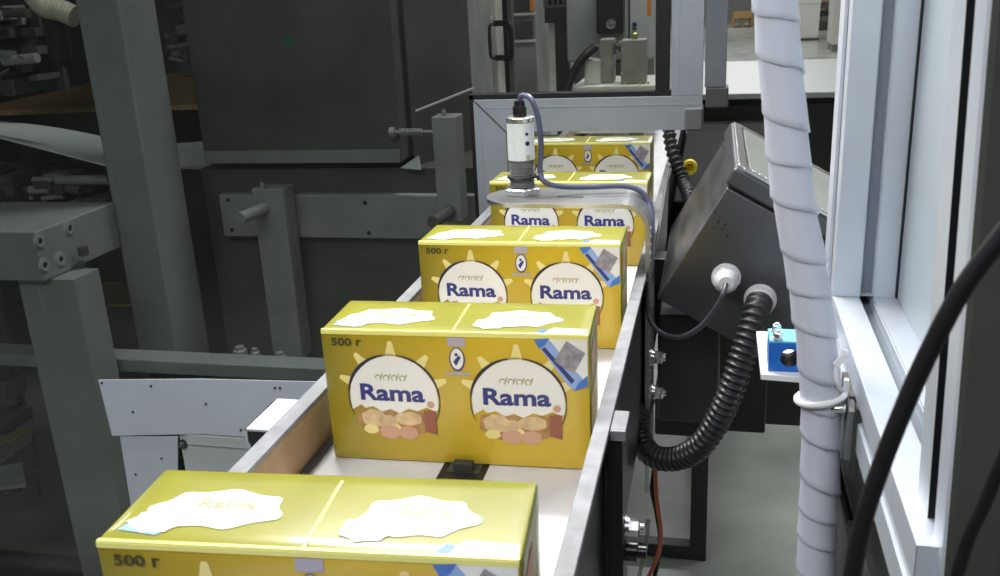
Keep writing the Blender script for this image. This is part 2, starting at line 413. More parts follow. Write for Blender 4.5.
def artwork():
    A = Art()
    for cx in (-.056, .057):
        cz, R = -.064, .0425
        for k, ang in enumerate((90, 128, 52, 158, 22)):      # sun rays
            a = math.radians(ang); d = Vector((math.cos(a), math.sin(a))); n = Vector((-d.y, d.x)); c = Vector((cx, cz))
            L = R+(.013, .012, .012, .011, .011)[k]
            A.poly([tuple(c+d*R*.9-n*.0058), tuple(c+d*R*.9+n*.0058), tuple(c+d*L*.985+n*.0022), tuple(c+d*L), tuple(c+d*L*.985-n*.0022)], p_cream, lay=0)
        # white cloud: upper part of the disc with a lobed lower edge
        up_ = [(cx+R*.97*math.cos(math.radians(t)), cz+R*.97*math.sin(math.radians(t))) for t in range(-12, 193, 8)]
        lo = [(cx-.040, cz-.012), (cx-.033, cz-.0045), (cx-.028, cz-.010), (cx-.020, cz-.008), (cx-.012, cz-.013), (cx-.004, cz-.010), (cx+.004, cz-.014), (cx+.013, cz-.009), (cx+.021, cz-.011), (cx+.030, cz-.007), (cx+.038, cz-.011)]
        A.poly(up_+lo, p_white, lay=1)
        # breakfast picture under the cloud
        A.poly([(cx-.034, cz-.012), (cx+.034, cz-.012), (cx+.037, cz-.030), (cx+.012, cz-.037), (cx-.022, cz-.036), (cx-.036, cz-.026)], p_brown, lay=0)
        for (dx, dz, rx, rz, mm) in ((-.020, -.020, .012, .009, p_toast), (.012, -.019, .013, .007, p_toast), (-.007, -.024, .009, .008, p_toast), (-.006, -.033, .010, .007, p_pink), (.011, -.033, .009, .007, p_pink), (-.024, -.031, .007, .005, p_cream), (.001, -.029, .004, .004, p_cream)):
            A.poly(circ(cx+dx, cz+dz, rx, rz, 20, .06, dx*900), mm, lay=2 if mm is not p_pink else 3)
        A.poly([(cx+.027, cz-.010), (cx+.038, cz-.010), (cx+.038, cz-.034), (cx+.027, cz-.031)], p_brick, lay=3)
        A.poly(circ(cx+.034, cz-.004, .0035, None, 14), p_pink, lay=3)
        A.arc(cx, cz, R, .0008, .0032, 176, 100, p_navy2); A.arc(cx, cz, R, .0006, .0022, 84, 0, p_navy2); A.arc(cx, cz, R, .0005, .0018, 100, 84, p_gold)
        A.arc(cx, cz, R, .0004, .001, 4, -35, p_olive); A.arc(cx, cz, R, .0004, .001, 172, 205, p_olive)
        A.text('Rama', cx-.001, cz+.006, .060, p_navy, .032, .0165)
        for k in range(4):                                     # small script words over the name
            x0 = cx-.013+k*.0075
            A.arc(x0, cz+.0205, .0025, .0008, .0012, 200+20*k, -40, p_gold, 3, n=10)
            A.poly([(x0+.001, cz+.018), (x0+.0022, cz+.018), (x0+.0048, cz+.0245), (x0+.0036, cz+.0245)], p_gold, lay=3)
    A.text('500 г', -.096, -.0105, .028, p_olive, .02, .0075)
    # emblem between the circles
    A.poly([(-.0035, -.004), (.0125, -.004), (.0125, -.012), (-.0035, -.012)], p_lilac, lay=0)
    A.poly(circ(.0045, -.024, .0070, .0110), p_navy, lay=1); A.poly(circ(.0045, -.0235, .0058, .0096), p_white, lay=2)
    A.poly([(.001, -.026), (.006, -.020), (.008, -.022), (.0035, -.030)], p_navy, lay=3); A.poly(circ(.004, -.0195, .0015), p_navy, lay=3)
    A.poly([(-.007, -.036), (.016, -.036), (.015, -.0385), (-.006, -.0385)], p_lilac, lay=1)
    # corner label: white field, blue ribbon, framed grey picture
    A.poly([(.080, -.0035), (.1182, -.0035), (.1182, -.042), (.112, -.044)], p_white, lay=1)
    A.poly([(.0725, -.004), (.086, -.004), (.1175, -.044), (.106, -.051), (.100, -.044)], p_ltblue, lay=2)
    A.poly([(.0725, -.004), (.086, -.0025), (.082, -.009), (.077, -.012)], p_blue, lay=3)
    A.poly([(.1180, -.036), (.1182, -.046), (.106, -.051), (.110, -.043)], p_blue, lay=3)
    A.poly([(.0790, -.0125), (.082, -.0105), (.107, -.041), (.104, -.044)], p_navy, lay=3)
    A.poly([(.1005, -.0045), (.1165, -.0155), (.1060, -.0350), (.0895, -.0235)], p_greyq, lay=3)
    # top face: white cloud shapes with the name small, blue corner
    for cx, s_ in ((-.063, 1), (.057, .85)):
        A.poly(circ(cx, .037, .040*s_, .020, 40, .10, cx*40), p_white, 't', 1)
        A.poly(circ(cx-.030*s_, .022, .016, .012, 20, .12, 2), p_white, 't', 2)
        A.text('Rama', cx+.004, .042, .036*s_, p_gold, .02, .010, 3, 't')
    A.poly([(-.113, .012), (-.088, .008), (-.078, .022), (-.104, .030)], p_ltblue, 't', 1)
    A.poly([(-.1125, .020), (-.094, .013), (-.084, .022), (-.100, .034)], p_white, 't', 2)
    A.poly([(.078, .0025), (.1175, .0025), (.1175, .014), (.088, .016)], p_white, 't', 1)
    A.poly([(.0725, .0022), (.081, .0022), (.084, .010), (.078, .012)], p_blue, 't', 2)
    A.poly([(.0, .003), (.0022, .003), (.0022, .072), (.0, .072)], c_edge, 't', 2)
    # right face: red and white print
    A.poly([(.010, -.020), (.045, -.016), (.048, -.040), (.016, -.046)], p_pink, 'r', 0)
    A.poly([(.006, -.060), (.060, -.060), (.060, -.110), (.006, -.110)], p_cream, 'r', 0)
    return A.mb
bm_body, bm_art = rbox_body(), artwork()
fold = MB(); fold.box((0, -.0002, -.0018), (BW-.002, .0012, .0036), c_edge); fold.box((0, .0012, .0004), (BW-.002, .0028, .0010), c_edge)  # fold strip in pale yellow, the crease highlight put into its colour
CART = [(.0766, .3886, -.1111, 'yellow carton nearest the camera, cut off by the bottom edge of the picture'),
        (.0395, .7139, -.1176, 'yellow carton second from the camera, its whole front with both round pictures visible'),
        (.006, 1.0017, -.1186, 'yellow carton in the middle of the row, just before the sensor bracket'),
        (-.0138, 1.3381, -.1117, 'yellow carton directly below the sensor bracket, only its two round logos showing beneath'),
        (-.0045, 1.6831, -.1304, 'yellow carton farthest away, under the guard frame bar')]
src = None
for i, (th, y, x, lab) in enumerate(CART):
    if i == 0:
        root = thing('margarine_carton', lab, 'carton', group='yellow cartons on the conveyor')
        src = root
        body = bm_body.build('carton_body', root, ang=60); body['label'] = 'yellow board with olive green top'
        a = bm_art.build('printed_artwork', root, smooth=False)
        f_ = fold.build('lit_fold_edge', root, .0004)
    else:
        root = src.copy(); COL.objects.link(root)
        for ch in list(src.children):
            c = ch.copy(); COL.objects.link(c); c.parent = root
        root['label'] = lab
    root.location = (x+BW/2, y, 1.150); root.rotation_euler = (0, 0, th)

# ================================================================== CONVEYOR
cv = Sub('conveyor', 'steel guide-rail conveyor carrying the row of yellow cartons away from the camera', 'conveyor', (0, .2, 0))
belt_m = mat('white belt', (.74, .73, .74), .4, 0, .08, 25)
mb = MB(); mb.span(-.124, .128, -.3, 2.867, 1.000, 1.0215, belt_m); cv.part('belt', mb, .001)
mb = MB()
mb.span(-.012, .030, -.3, 2.867, 1.0205, 1.0219, black_paint)
for k in range(96): mb.span(-.006, .024, -.3+k*.0303, -.3+k*.0303+.018, 1.0215, 1.02235, steel_dark)
cv.part('drive_chain', mb)
mb = MB(); mb.span(-.150, -.134, -.3, 2.867, 1.0715, 1.077, steel_worn); mb.span(-.137, -.134, -.3, 2.867, 1.0, 1.0716, steel_tan)
o = cv.part('left_guide_rail', mb, .0008)
mb = MB(); mb.span(-.1335, -.127, -.3, 2.867, 1.0195, 1.028, black_gloss); mb.span(-.127, -.1235, -.3, 2.867, 1.0195, 1.0245, steel_bright)
cv.part('edge_strip', mb, .0005)
mb = MB(); mb.span(.131, .144, -.3, 2.867, 1.084, 1.090, steel_worn); mb.span(.131, .1335, -.3, 2.867, 1.0, 1.0841, steel_worn)
cv.part('right_guide_rail', mb, .0008)
mb = MB(); mb.span(.1336, .1376, -.3, 2.867, .88, 1.0835, black_paint); mb.span(-.1415, -.1372, -.3, 2.867, .88, 1.07, steel_dark)
mb.span(-.137, .1336, -.3, 2.867, .90, .93, steel_dark2); cv.part('side_frame', mb, .0005)
# black mounting bar with grey tab and bright bolt
mb = MB(); mb.span(.1405, .154, 0.6742, 0.7114, .30, 1.0835, black_paint); cv.part('mounting_bar', mb, .001)
mb = MB(); mb.span(.1445, .157, .6720, .706, 1.0836, 1.0886, steel_worn)
mb.span(.1445, .157, 0.6680, 0.67195, 1.0795, 1.0886, steel_worn); cv.part('rail_tab', mb, .0006)
for (u, v, X, r) in ((628, 527, .1590, .0105),):
    mb = MB(); p = at(u-10, v, X=X); hexbolt(mb, (.1545, .692, .985), (1, 0, 0), .0078, steel_bright, h=.009); cv.part('bolt', mb)
mb = MB(); mb.lathe((.1545, .694, .960), (1, 0, 0), [(0, .009), (.010, .009), (.011, .006), (.018, .006)], black_gloss, 16); cv.part('rubber_foot', mb)
# channel clip on the left rail
mb = MB(); z = 1.0780
for (x0, x1, z0, z1) in ((-.173, -.150, .0745, .077), (-.173, -.1705, .062, .077)): mb.span(x0, x1, 0.6535, 0.7158, 1+z0, 1+z1, white_plate)
mb.span(-.170, -.1505, 0.6546, 0.7147, 1.050, 1.0735, black_paint); cv.part('channel_clip', mb, .0006)
# legs of the conveyor: black tube frame standing on the floor
mb = MB(); legm = mat('dark grey tube', (.055, .06, .06), .4, .3)
mb.span(.187, .228, 2.079, 2.121, .04, .90, legm); cv.part('leg', mb, .002)
mb = MB(); mb.span(-.19, -.1482, 2.079, 2.121, .001, .90, legm); cv.part('leg', mb, .002)
mb = MB(); mb.span(-.148, .228, 2.081, 2.119, .001, .039, legm); cv.part('cross_tube', mb, .002)
# black gearbox block at the side below the rail
mb = MB(); mb.span(.150, .235, 1.227, 1.774, .82, .985, steel_dark2); mb.span(.14, .24, 1.337, 1.664, .74, .8195, black_paint); cv.part('gear_housing', mb, .004)

# pusher lugs of the chain (dark stubs behind the cartons) belong to the chain
mb = MB()
for (_, y, _, _) in CART: mb.span(.0, .018, y-.014, y-.006, 1.0224, 1.031, steel_dark2)
each(cv, 'pusher_lug', mb, .001)

# ================================================================== SENSOR, BRACKET, CABLE
br = Sub('sensor_bracket', 'flat steel bracket with rounded end arching over the fourth carton', 'bracket', (.155, 1.14, .78))
mb = MB(); t = .0055; y0, y1, zt = 1.093, 1.186, 1.175
pts = []
cx = -.0185; rad = (y1-y0)/2; cyy = (y0+y1)/2
for k in range(15):
    a = PI/2+PI*k/14; pts.append((cx+rad*math.cos(a), cyy+rad*math.sin(a), zt-t))
pts += [(.1135, y0, zt-t), (.1135, y1, zt-t)]
mb.prism(pts, (0, 0, t), steel)
# bend + leg as a swept strip
arc = []
ro = .034; ccx, ccz = .1135, zt-ro
outer = [(ccx+ro*math.sin(PI/2*k/10), ccz+ro*math.cos(PI/2*k/10)) for k in range(11)]+[(ccx+ro, .78)]
inner = [(ccx+(ro-t)*math.sin(PI/2*k/10), ccz+(ro-t)*math.cos(PI/2*k/10)) for k in range(11)]+[(ccx+ro-t, .78)]
n = len(outer); vs = [(x, y0, z) for x, z in outer]+[(x, y1, z) for x, z in outer]+[(x, y0, z) for x, z in inner]+[(x, y1, z) for x, z in inner]
fs = []
for k in range(n-1):
    fs += [(k, k+1, n+k+1, n+k), (2*n+k, 3*n+k, 3*n+k+1, 2*n+k+1), (k, 2*n+k, 2*n+k+1, k+1), (n+k, n+k+1, 3*n+k+1, 3*n+k)]
fs.append((n-1, 3*n-1, 4*n-1, 2*n-1)); mb.add(vs, fs, steel)
mb.prism([(.028, 1.125, zt), (.062, 1.125, zt), (.062, 1.135, zt), (.028, 1.135, zt)], (0, 0, .0003), steel_dark)
br.part('bracket_bar', mb, .0012)
for (yy, zz) in ((1.118, .966), (1.142, .905)):
    mb = MB(); hexbolt(mb, (.1480, yy, zz), (1, 0, 0), .0088, steel_bright, h=.011); br.part('bolt', mb)
mb = MB()
for k in range(34): mb.box((.1483, 1.0935, .80+k*.0105), (.0016, .0022, .0035), steel_bright)
each(br, 'edge_tooth', mb)

sn = Sub('level_sensor', 'cylindrical white-labelled sensor standing upright on the steel bracket', 'sensor', (-.022, 1.150, 1.175))
sx, sy_ = -.020, 1.150; Z = 1.1752
mb = MB(); mb.lathe((sx, sy_, Z), (0, 0, 1), [(0, .0235), (.001, .0245), (.0075, .0245), (.009, .0225)], steel_bright, sides=6); sn.part('hex_nut', mb)
mb = MB()
pr = [(.009, .0125)]; z = .009
while z < .044: pr += [(z+.0014, .0164), (z+.0032, .0140)]; z += .0032
mb.lathe((sx, sy_, Z), (0, 0, 1), pr+[(.045, .0165)], steel_worn, 28); sn.part('threaded_barrel', mb)
mb = MB(); mb.lathe((sx, sy_, Z), (0, 0, 1), [(.045, .0168), (.0455, .0172), (.092, .0172), (.0925, .0168)], sensor_white, 32)
lab = sn.part('label_sleeve', mb)
mb = MB()
for (ax, az, r) in ((math.radians(-52), .079, .0021), (math.radians(-50), .067, .0030)):
    p = Vector((sx+.0172*math.cos(ax), sy_+.0172*math.sin(ax), Z+az)); mb.lathe(p, (math.cos(ax), math.sin(ax), 0), [(-.001, r), (.0004, r)], p_navy2, 14)
for k in range(6):
    ax = math.radians(-50); p = Vector((sx+.0173*math.cos(ax), sy_+.0173*math.sin(ax), Z+.052-k*.0014)); mb.box(p, (.005, .0006, .0006), p_gold, Matrix.Rotation(ax+PI/2, 3, 'Z'))
sn.sub('label_marks', mb, lab)
mb = MB(); mb.lathe((sx, sy_, Z), (0, 0, 1), [(.0925, .0150), (.093, .0178), (.0985, .0178), (.0995, .0165), (.100, .010)], steel_bright, 30); sn.part('metal_ring', mb)
mb = MB(); mb.lathe((sx, sy_, Z), (0, 0, 1), [(.100, .0088), (.112, .0088), (.1125, .0072), (.119, .0065)], black_gloss, 16); sn.part('connector', mb)
zt_ = MB(); ring = [(sx+.0178*math.cos(a), sy_+.0178*math.sin(a), Z+.0225+.001*math.sin(a)) for a in [2*PI*k/28 for k in range(29)]]
zt_.tube(ring, .0019, black_gloss, 8); zt_.box((sx+.026, sy_-.012, Z+.0235), (.008, .006, .006), black_gloss); zt_.box((sx+.022, sy_-.009, Z+.0225), (.010, .003, .002), black_gloss, Matrix.Rotation(-.5, 3, 'Z'))
tag(zt_.build('zip_tie', off=(sx, sy_, Z+.0225)), 'black cable tie looped around the sensor barrel', 'cable tie')

p0 = Vector((sx, sy_, Z+.116))
gl1 = at(726, 277, Y=1.05)
cab = [p0, p0+Vector((.003, -.001, .009)), at(531, 99, Y=1.142), at(538, 118, Y=1.138), at(541, 145, Y=1.135), at(540, 170, Y=1.133), at(545, 182, Y=1.129), at(562, 186.5, Y=1.14),
       at(590, 187, Y=1.151), at(622, 186, Y=1.156), at(640, 191, Y=1.156), at(650, 206, Y=1.151), at(653, 235, Y=1.129), at(651, 262, Y=1.107), at(648, 290, Y=1.091), at(649, 316, Y=1.08), at(660, 332, Y=1.069),
       at(680, 337, Y=1.052), at(700, 327, Y=1.036), at(716, 308, Y=1.025), at(723, 294, Y=1.022), at(726, 284, Y=1.033)]
mb = MB(); mb.tube(smoothpath(cab, 8), .0031, cable_grey, 10)
# sleeve over the first stretch is blue grey
mb2 = MB(); mb2.tube(smoothpath(cab[:13], 8), .0036, cable_blue, 10)
cs = Sub('sensor_cable', 'blue-grey cable looping from the sensor top along the bracket to the steel box', 'cable', (0, 1.12, 1.2))
cs.part('cable_sleeve', mb2); cs.part('cable_core', mb)
mb = MB(); p = at(641, 287, Y=1.091); mb.box(p, (.016, .006, .005), black_gloss); mb.box(p+Vector((.004, 0, .008)), (.0015, .0015, .02), black_gloss, Matrix.Rotation(.5, 3, 'Y'))
cs.part('cable_tie', mb, .001)

# ================================================================== STAINLESS BOX (operator box, tilted)
P0 = at(727, 187, Y=1.063); A_ = (at(657, 299, Y=1.063)-P0).normalized(); B_ = Vector((-A_.z, 0, A_.x))
if B_.x < 0: B_ = -B_
LA, LB, LC = .158, .250, .335
hm = Sub('control_box', 'stainless steel control box tilted beside the conveyor with white cable glands', 'control box', tuple(P0+Vector((0, .14, -.15))))
def pos(a, b_, c): return P0+A_*a+B_*b_+Vector((0, c, 0))
rotm = Matrix((A_, B_, Vector((0, 1, 0)))).transposed()
mb = MB(); q = [pos(0, 0, 0), pos(LA, 0, 0), pos(LA, LB, 0), pos(0, LB, 0)]
k = len(mb.v)
W_ = [pos(a, b_, c) for c in (0, LC) for (a, b_) in ((0, 0), (LA, 0), (LA, LB), (0, LB))]
mb.add(W_, [(0, 1, 2, 3)], steel_front); mb.add(W_, [(4, 7, 6, 5), (0, 4, 5, 1), (1, 5, 6, 2), (2, 6, 7, 3), (3, 7, 4, 0)], steel_hmi)
bm_ = bmesh.new()
hb = hm.part('housing', mb)
bmh = bmesh.new(); bmh.from_mesh(hb.data); bmesh.ops.remove_doubles(bmh, verts=bmh.verts, dist=1e-5); bmesh.ops.recalc_face_normals(bmh, faces=bmh.faces); bmh.to_mesh(hb.data); bmh.free()
bv = hb.modifiers.new('bevel', 'BEVEL'); bv.width = .0022; bv.segments = 3
mb = MB(); mb.box(pos(-.0015, LB/2, LC/2), (.003, LB-.006, LC-.006), black, rotm); hm.part('gasket', mb)
lidA = -.003
mb = MB(); mb.box(pos(lidA-.011, LB/2, LC/2), (.022, LB+.010, LC+.010), steel_front, rotm)
lid = hm.part('lid', mb, .004); lid['label'] = 'raised stainless lid with bright rim'
mb = MB()
for (c, d) in (((LB/2, .004), (LB-.01, .012)), ((LB/2, LC-.004), (LB-.01, .012)), ((.004, LC/2), (.012, LC-.01)), ((LB-.004, LC/2), (.012, LC-.01))):
    mb.box(pos(lidA-.0235, c[0], c[1]), (.004, d[0], d[1]), steel_bright, rotm)
hm.sub('lid_rim', mb, lid, .0012)
mb = MB(); mb.box(pos(lidA-.0232, LB/2, LC/2), (.002, LB-.03, LC-.03), mat('touch panel film', (.24, .26, .24), .25, 0, .06, 8), rotm); hm.sub('panel_film', mb, lid)
mb = MB()
for k in range(4): mb.lathe(pos(lidA-.0245, .018+k*.008, .016), -A_, [(0, .0022), (.0015, .002)], steel_bright, 10)
each(hm, 'screw', mb, parent=lid)
mb = MB()
random.seed(7)
for (u, v) in ((715, 212), (720, 217), (718, 223), (725, 225), (714, 228), (722, 229), (719, 221), (727, 236)):
    p = at(u, v, Y=1.0628); mb.lathe(p, (0, -1, 0), [(0, .0010), (.0004, .0010)], black, 8)
each(hm, 'drain_hole', mb, parent=hb)
def gl_part(u, v, r, dirv):
    mb = MB(); p = at(u, v, Y=1.063); d = Vector(dirv).normalized()
    mb.lathe(p, (0, -1, 0), [(-.001, r*1.18), (.003, r*1.18)], gland, 24)
    mb.lathe(p+Vector((0, -.003, 0)), (0, -1, 0), [(0, r*1.12), (.009, r*1.12), (.010, r*1.0)], gland, sides=6)
    prof = [(.010, r*.98)]+[(.011+k*.0015, r*(.98 if k % 2 else .92)) for k in range(5)]+[(.020, r*.78), (.023, r*.6)]
    mb.lathe(p+Vector((0, -.003, 0)), (0, -1, 0), prof, gland, 12)
    return hm.part('cable_gland', mb)
gl_part(726, 277, .0145, (0, -1, 0)); gl_part(760, 299, .0160, (0, -1, 0))
mbz = MB(); e_ = pos(LA-.03, .03, LC*.55); mbz.span(.1382, e_.x, e_.y-.02, e_.y+.02, e_.z-.05, e_.z-.01, black_paint); mbz.span(e_.x-.02, e_.x+.02, e_.y-.02, e_.y+.02, e_.z-.05, e_.z+.012, black_paint)
hm.part('support_arm', mbz, .002)

# black corrugated conduit
cg = [at(760, 300, Y=1.036), at(756, 312, Y=1.017), at(750, 332, Y=1.003), at(741, 360, Y=0.9923), at(732, 388, Y=0.9868), at(718, 420, Y=0.9868), at(701, 445, Y=0.9923), at(682, 457, Y=1.009), at(663, 459, Y=1.025), at(649, 453, Y=1.041), at(641, 438, Y=1.063), at(640, 415, Y=1.096), at(645, 395, Y=1.162)]
pth = smoothpath(cg, 14)
# resample evenly
def resample(P, step):
    out = [P[0]]; acc = 0
    for a, b_ in zip(P, P[1:]):
        L = (b_-a).length; d = step-acc
        while d <= L: out.append(a+(b_-a)*(d/L)); d += step
        acc = (L-(d-step))
    return out
rs = resample(pth, .00135)
mb = MB(); rr = (.0112, .0122, .0148, .0154, .0148, .0122)
mb.tube(rs, 0, mat('corrugated black conduit', (.028, .028, .030), .36), 20, lambda i: rr[i % 6])
tag(mb.build('corrugated_conduit', off=tuple(cg[5]), ang=80), 'thick black corrugated conduit curving down from the steel box behind the rail', 'conduit')

# second ribbed conduit behind the far cartons + yellow pipe end
mb = MB(); q = smoothpath([at(668, 120, Y=1.796), at(672, 150, Y=1.774), at(683, 180, Y=1.741), at(690, 200, Y=1.664), at(693, 240, Y=1.61)], 14); q = resample(q, .002)
mb.tube(q, 0, MATS['corrugated black conduit'], 16, lambda i: (.010, .011, .013, .0135, .013, .011)[i % 6])
tag(mb.build('corrugated_hose', off=tuple(at(672, 150, Y=1.774))), 'dark ribbed hose behind the farthest carton below the frame corner', 'hose')
mb = MB(); p = at(690, 166, Y=1.938); mb.lathe(p, (0, -1, 0), [(0, .015), (.02, .015), (.02, .009), (.004, .009)], yellow_m, 20); 
tag(mb.build('yellow_ring', off=tuple(p)), 'small yellow ring in the dark between far cartons and steel box', 'ring')

# thin cables near the floor
for nm, mm, r, pts, lb in (('thin_cable', orange, .0032, [(655, 462, 1.2), (657, 500, 1.2), (661, 535, 1.2), (656, 560, 1.2), (642, 590, 1.2)], 'orange-red cable hanging below the corrugated conduit'),
                       ('thin_cable', black, .0034, [(652, 462, 1.21), (652, 490, 1.21), (657, 515, 1.21), (660, 545, 1.21), (652, 590, 1.21)], 'black cable hanging right beside the orange-red one'),
                       ('air_tube', clear_tube, .003, [(648, 520, 1.1), (646, 545, 1.1), (636, 590, 1.1)], 'clear air tube hanging between the conveyor bar and the orange-red cable')):
    mb = MB(); mb.tube(smoothpath([at(a, b_, Y=c) for a, b_, c in pts], 8), r, mm, 8); tag(mb.build(nm, off=tuple(at(*pts[0][:2], Y=1.337))), lb, 'cable')

# ================================================================== WHITE SPIRAL-WRAPPED HOSE
hp = [(772, -30), (775, 0), (779, 50), (784, 100), (788, 150), (794, 200), (803, 250), (811, 300), (817, 345), (820, 390), (821, 430), (820, 480), (817, 530), (816, 580), (816, 620)]
YH = .7245
path = resample(smoothpath([at(u, v, Y=YH) for u, v in hp], 10), .0012)
fr = frames(path); Ltot = .0012*(len(path)-1)
hs = Sub('wrapped_hose', 'thick bundle of hoses in translucent white spiral wrap hanging before the aluminium post', 'hose', tuple(at(821, 430, Y=YH)))
Rw = .0158
inn = mat('bluish hose', (.30, .35, .52), .4); inn2 = mat('pale grey hose', (.50, .53, .60), .4)
for k in range(4):
    P = []
    for i, (p, t_, u, w) in enumerate(fr[::6]):
        a = 2*PI*k/4+i*.02; P.append(p+(u*math.cos(a)+w*math.sin(a))*.0072)
    mb = MB(); mb.tube(P, .0066, (inn, inn2)[k % 2], 12); hs.part('inner_hose', mb)
# helical wrap
def wrap(s_start, s_end, pitch0, pitch1, flare, seedv, width=1.12):
    mb = MB(); vs = []; fs = []; s_ = s_start; ang = .6*seedv; n = 8; rows = 0; rnd = random.Random(seedv)
    while s_ < s_end:
        tt = (s_-s_start)/(s_end-s_start); pitch = pitch0+(pitch1-pitch0)*tt
        pitch *= 1+.18*math.sin(s_*60+seedv)
        for j in range(n+1):
            v = j/n; sc = s_+(v-.5)*pitch*width*1.0
            i = max(0, min(len(fr)-1, int(sc/.0012))); p, t_, u, w = fr[i]
            rad = Rw+flare*(v-.5)*(1+.4*math.sin(ang*.7))+(.0004 if v in (0, 1) else 0)
            vs.append(p+(u*math.cos(ang)+w*math.sin(ang))*rad)
        if rows:
            a = (rows-1)*(n+1); b_ = rows*(n+1); fs += [(a+j, a+j+1, b_+j+1, b_+j) for j in range(n)]
        rows += 1; da = 2*PI/36; ang -= da; s_ += pitch*da/(2*PI)
    mb.add(vs, fs, wrapm); return mb
sp_ = hs.part('spiral_wrap', wrap(.0, Ltot, .038, .031, .0015, 3, 1.12))
so = sp_.modifiers.new('t', 'SOLIDIFY'); so.thickness = .0011
mb = MB()
mids = [int(i) for i in ((.315)/.0012,)]
i0 = min(range(len(path)), key=lambda i: (path[i]-at(820, 397, Y=YH)).length)
p, t_, u, w = fr[i0]
ring = [p+(Vector((1, 0, 0))*math.cos(a)+Vector((0, 1, 0))*math.sin(a))*.0182+Vector((0, 0, 1))*(.004*math.cos(a+.3)) for a in [2*PI*k/30 for k in range(31)]]
mb.tube(ring, .0028, white_pl, 8); p2 = at(835, 372, Y=0.7081)
mb.tube(smoothpath([ring[1], at(838, 385, Y=0.7136), at(836, 368, Y=0.7136), at(846, 350, Y=0.7136)], 6), .0022, white_pl, 8)
mb.box(at(841, 360, Y=0.7114), (.005, .003, .012), white_pl, Matrix.Rotation(.7, 3, 'Y'))
tag(mb.build('zip_tie', off=tuple(p)), 'white cable tie with cut tail around the spiral-wrapped hose', 'cable tie')

# ================================================================== BLACK CABLES IN FRONT
for pts, r, lb in (([(1030, 200, .34), (1000, 238, .34), (962, 290, .34), (930, 350, .34), (903, 410, .34), (878, 475, .34), (861, 530, .34), (848, 600, .34)], .0036, 'thick black cable sweeping across the aluminium door from right edge to bottom'),
                   ([(1030, 400, .36), (1000, 466, .36), (984, 505, .36), (968, 540, .36), (950, 600, .36)], .0028, 'thin dark cable in the lower right corner on the dark stile')):
    mb = MB(); mb.tube(smoothpath([at(a, b_, Y=c) for a, b_, c in pts], 8), r, black, 14)
    tag(mb.build('black_cable', off=tuple(at(*pts[3][:2], Y=0.3966))), lb, 'cable')

# ================================================================== ALUMINIUM DOOR ON THE RIGHT
dr = Sub('aluminium_door', 'open machine door of slotted aluminium profiles filling the right side', 'door', (.37, .6, 0))
w1 = .0615
pa = at(833, 300, Y=0.8994); pb = at(855, -25, Y=0.8994)
zax = (pb-pa).normalized(); xax = Vector((zax.z, 0, -zax.x))
RZ = 1.130
low = pa+zax*((RZ+.0002-pa.z)/zax.z); low = Vector((low.x, .8994, low.z))
cbase = low+xax*(w1/2)+Vector((0, w1/2, 0)); ctop = cbase+zax*.75
mb = MB(); profile(mb, cbase, ctop, xax, (0, 1, 0), w1, w1, ('b', 'l'), alu, alu_slot, .0125, .012); dr.part('far_stile', mb, .0008)
# slender second lip left of the far stile
mb = MB(); c2 = low+xax*(-.0035)+Vector((0, w1*.62, 0)); mb.prism([c2+Vector((0, -.012, 0)), c2+Vector((.0035, -.012, 0)), c2+Vector((.0035, .02, 0)), c2+Vector((0, .02, 0))], zax*.75, white_plate); dr.part('hinge_strip', mb, .0005)
xr = low.x+w1/2
mb = MB(); profile(mb, (xr, .8994+w1, RZ-w1/2), (xr-.003, .474, RZ-w1/2), (1, 0, 0), (0, 0, 1), w1, w1, ('t', 'l'), alu, alu_slot, .0125, .012); dr.part('middle_rail', mb, .0008)
# far stile continues under the rail
mb = MB(); profile(mb, (xr, .8994+w1/2, RZ-w1-.0005), (xr, .8994+w1/2, .02), (1, 0, 0), (0, 1, 0), w1, w1, ('b', 'l'), alu, alu_slot, .0125, .012); dr.part('lower_stile', mb, .0008)
# infill panels
mb = MB(); mb.prism([(low.x+w1-.004, .531, RZ+.001), (low.x+w1-.001, .531, RZ+.001), (low.x+w1-.001, .8934, RZ+.001), (low.x+w1-.004, .8934, RZ+.001)], zax*.75, mat('pale infill panel', (.42, .47, .52), .35)); dr.part('upper_panel', mb)
mb = MB(); mb.prism([(low.x+w1-.0055, .8936, RZ+.001), (low.x+w1+.0, .8936, RZ+.001), (low.x+w1+.0, .8990, RZ+.001), (low.x+w1-.0055, .8990, RZ+.001)], zax*.75, black); dr.part('gasket', mb)
mb = MB(); mb.span(xr-.012, xr-.008, 0.48, 0.8994, .05, RZ-w1-.001, mat('dark lower infill', (.035, .036, .034), .3)); dr.part('lower_panel', mb)
mb = MB(); mb.span(xr-.024, xr-.012, 0.48, 0.8989, RZ-w1-.006, RZ-w1-.0008, alu); mb.span(xr-.02, xr-.012, 0.48, 0.8989, RZ-w1-.13, RZ-w1-.115, legm); mb.span(xr-.02, xr-.012, 0.48, 0.8989, RZ-w1-.03, RZ-w1-.022, black)
dr.part('edge_trim', mb, .0005)
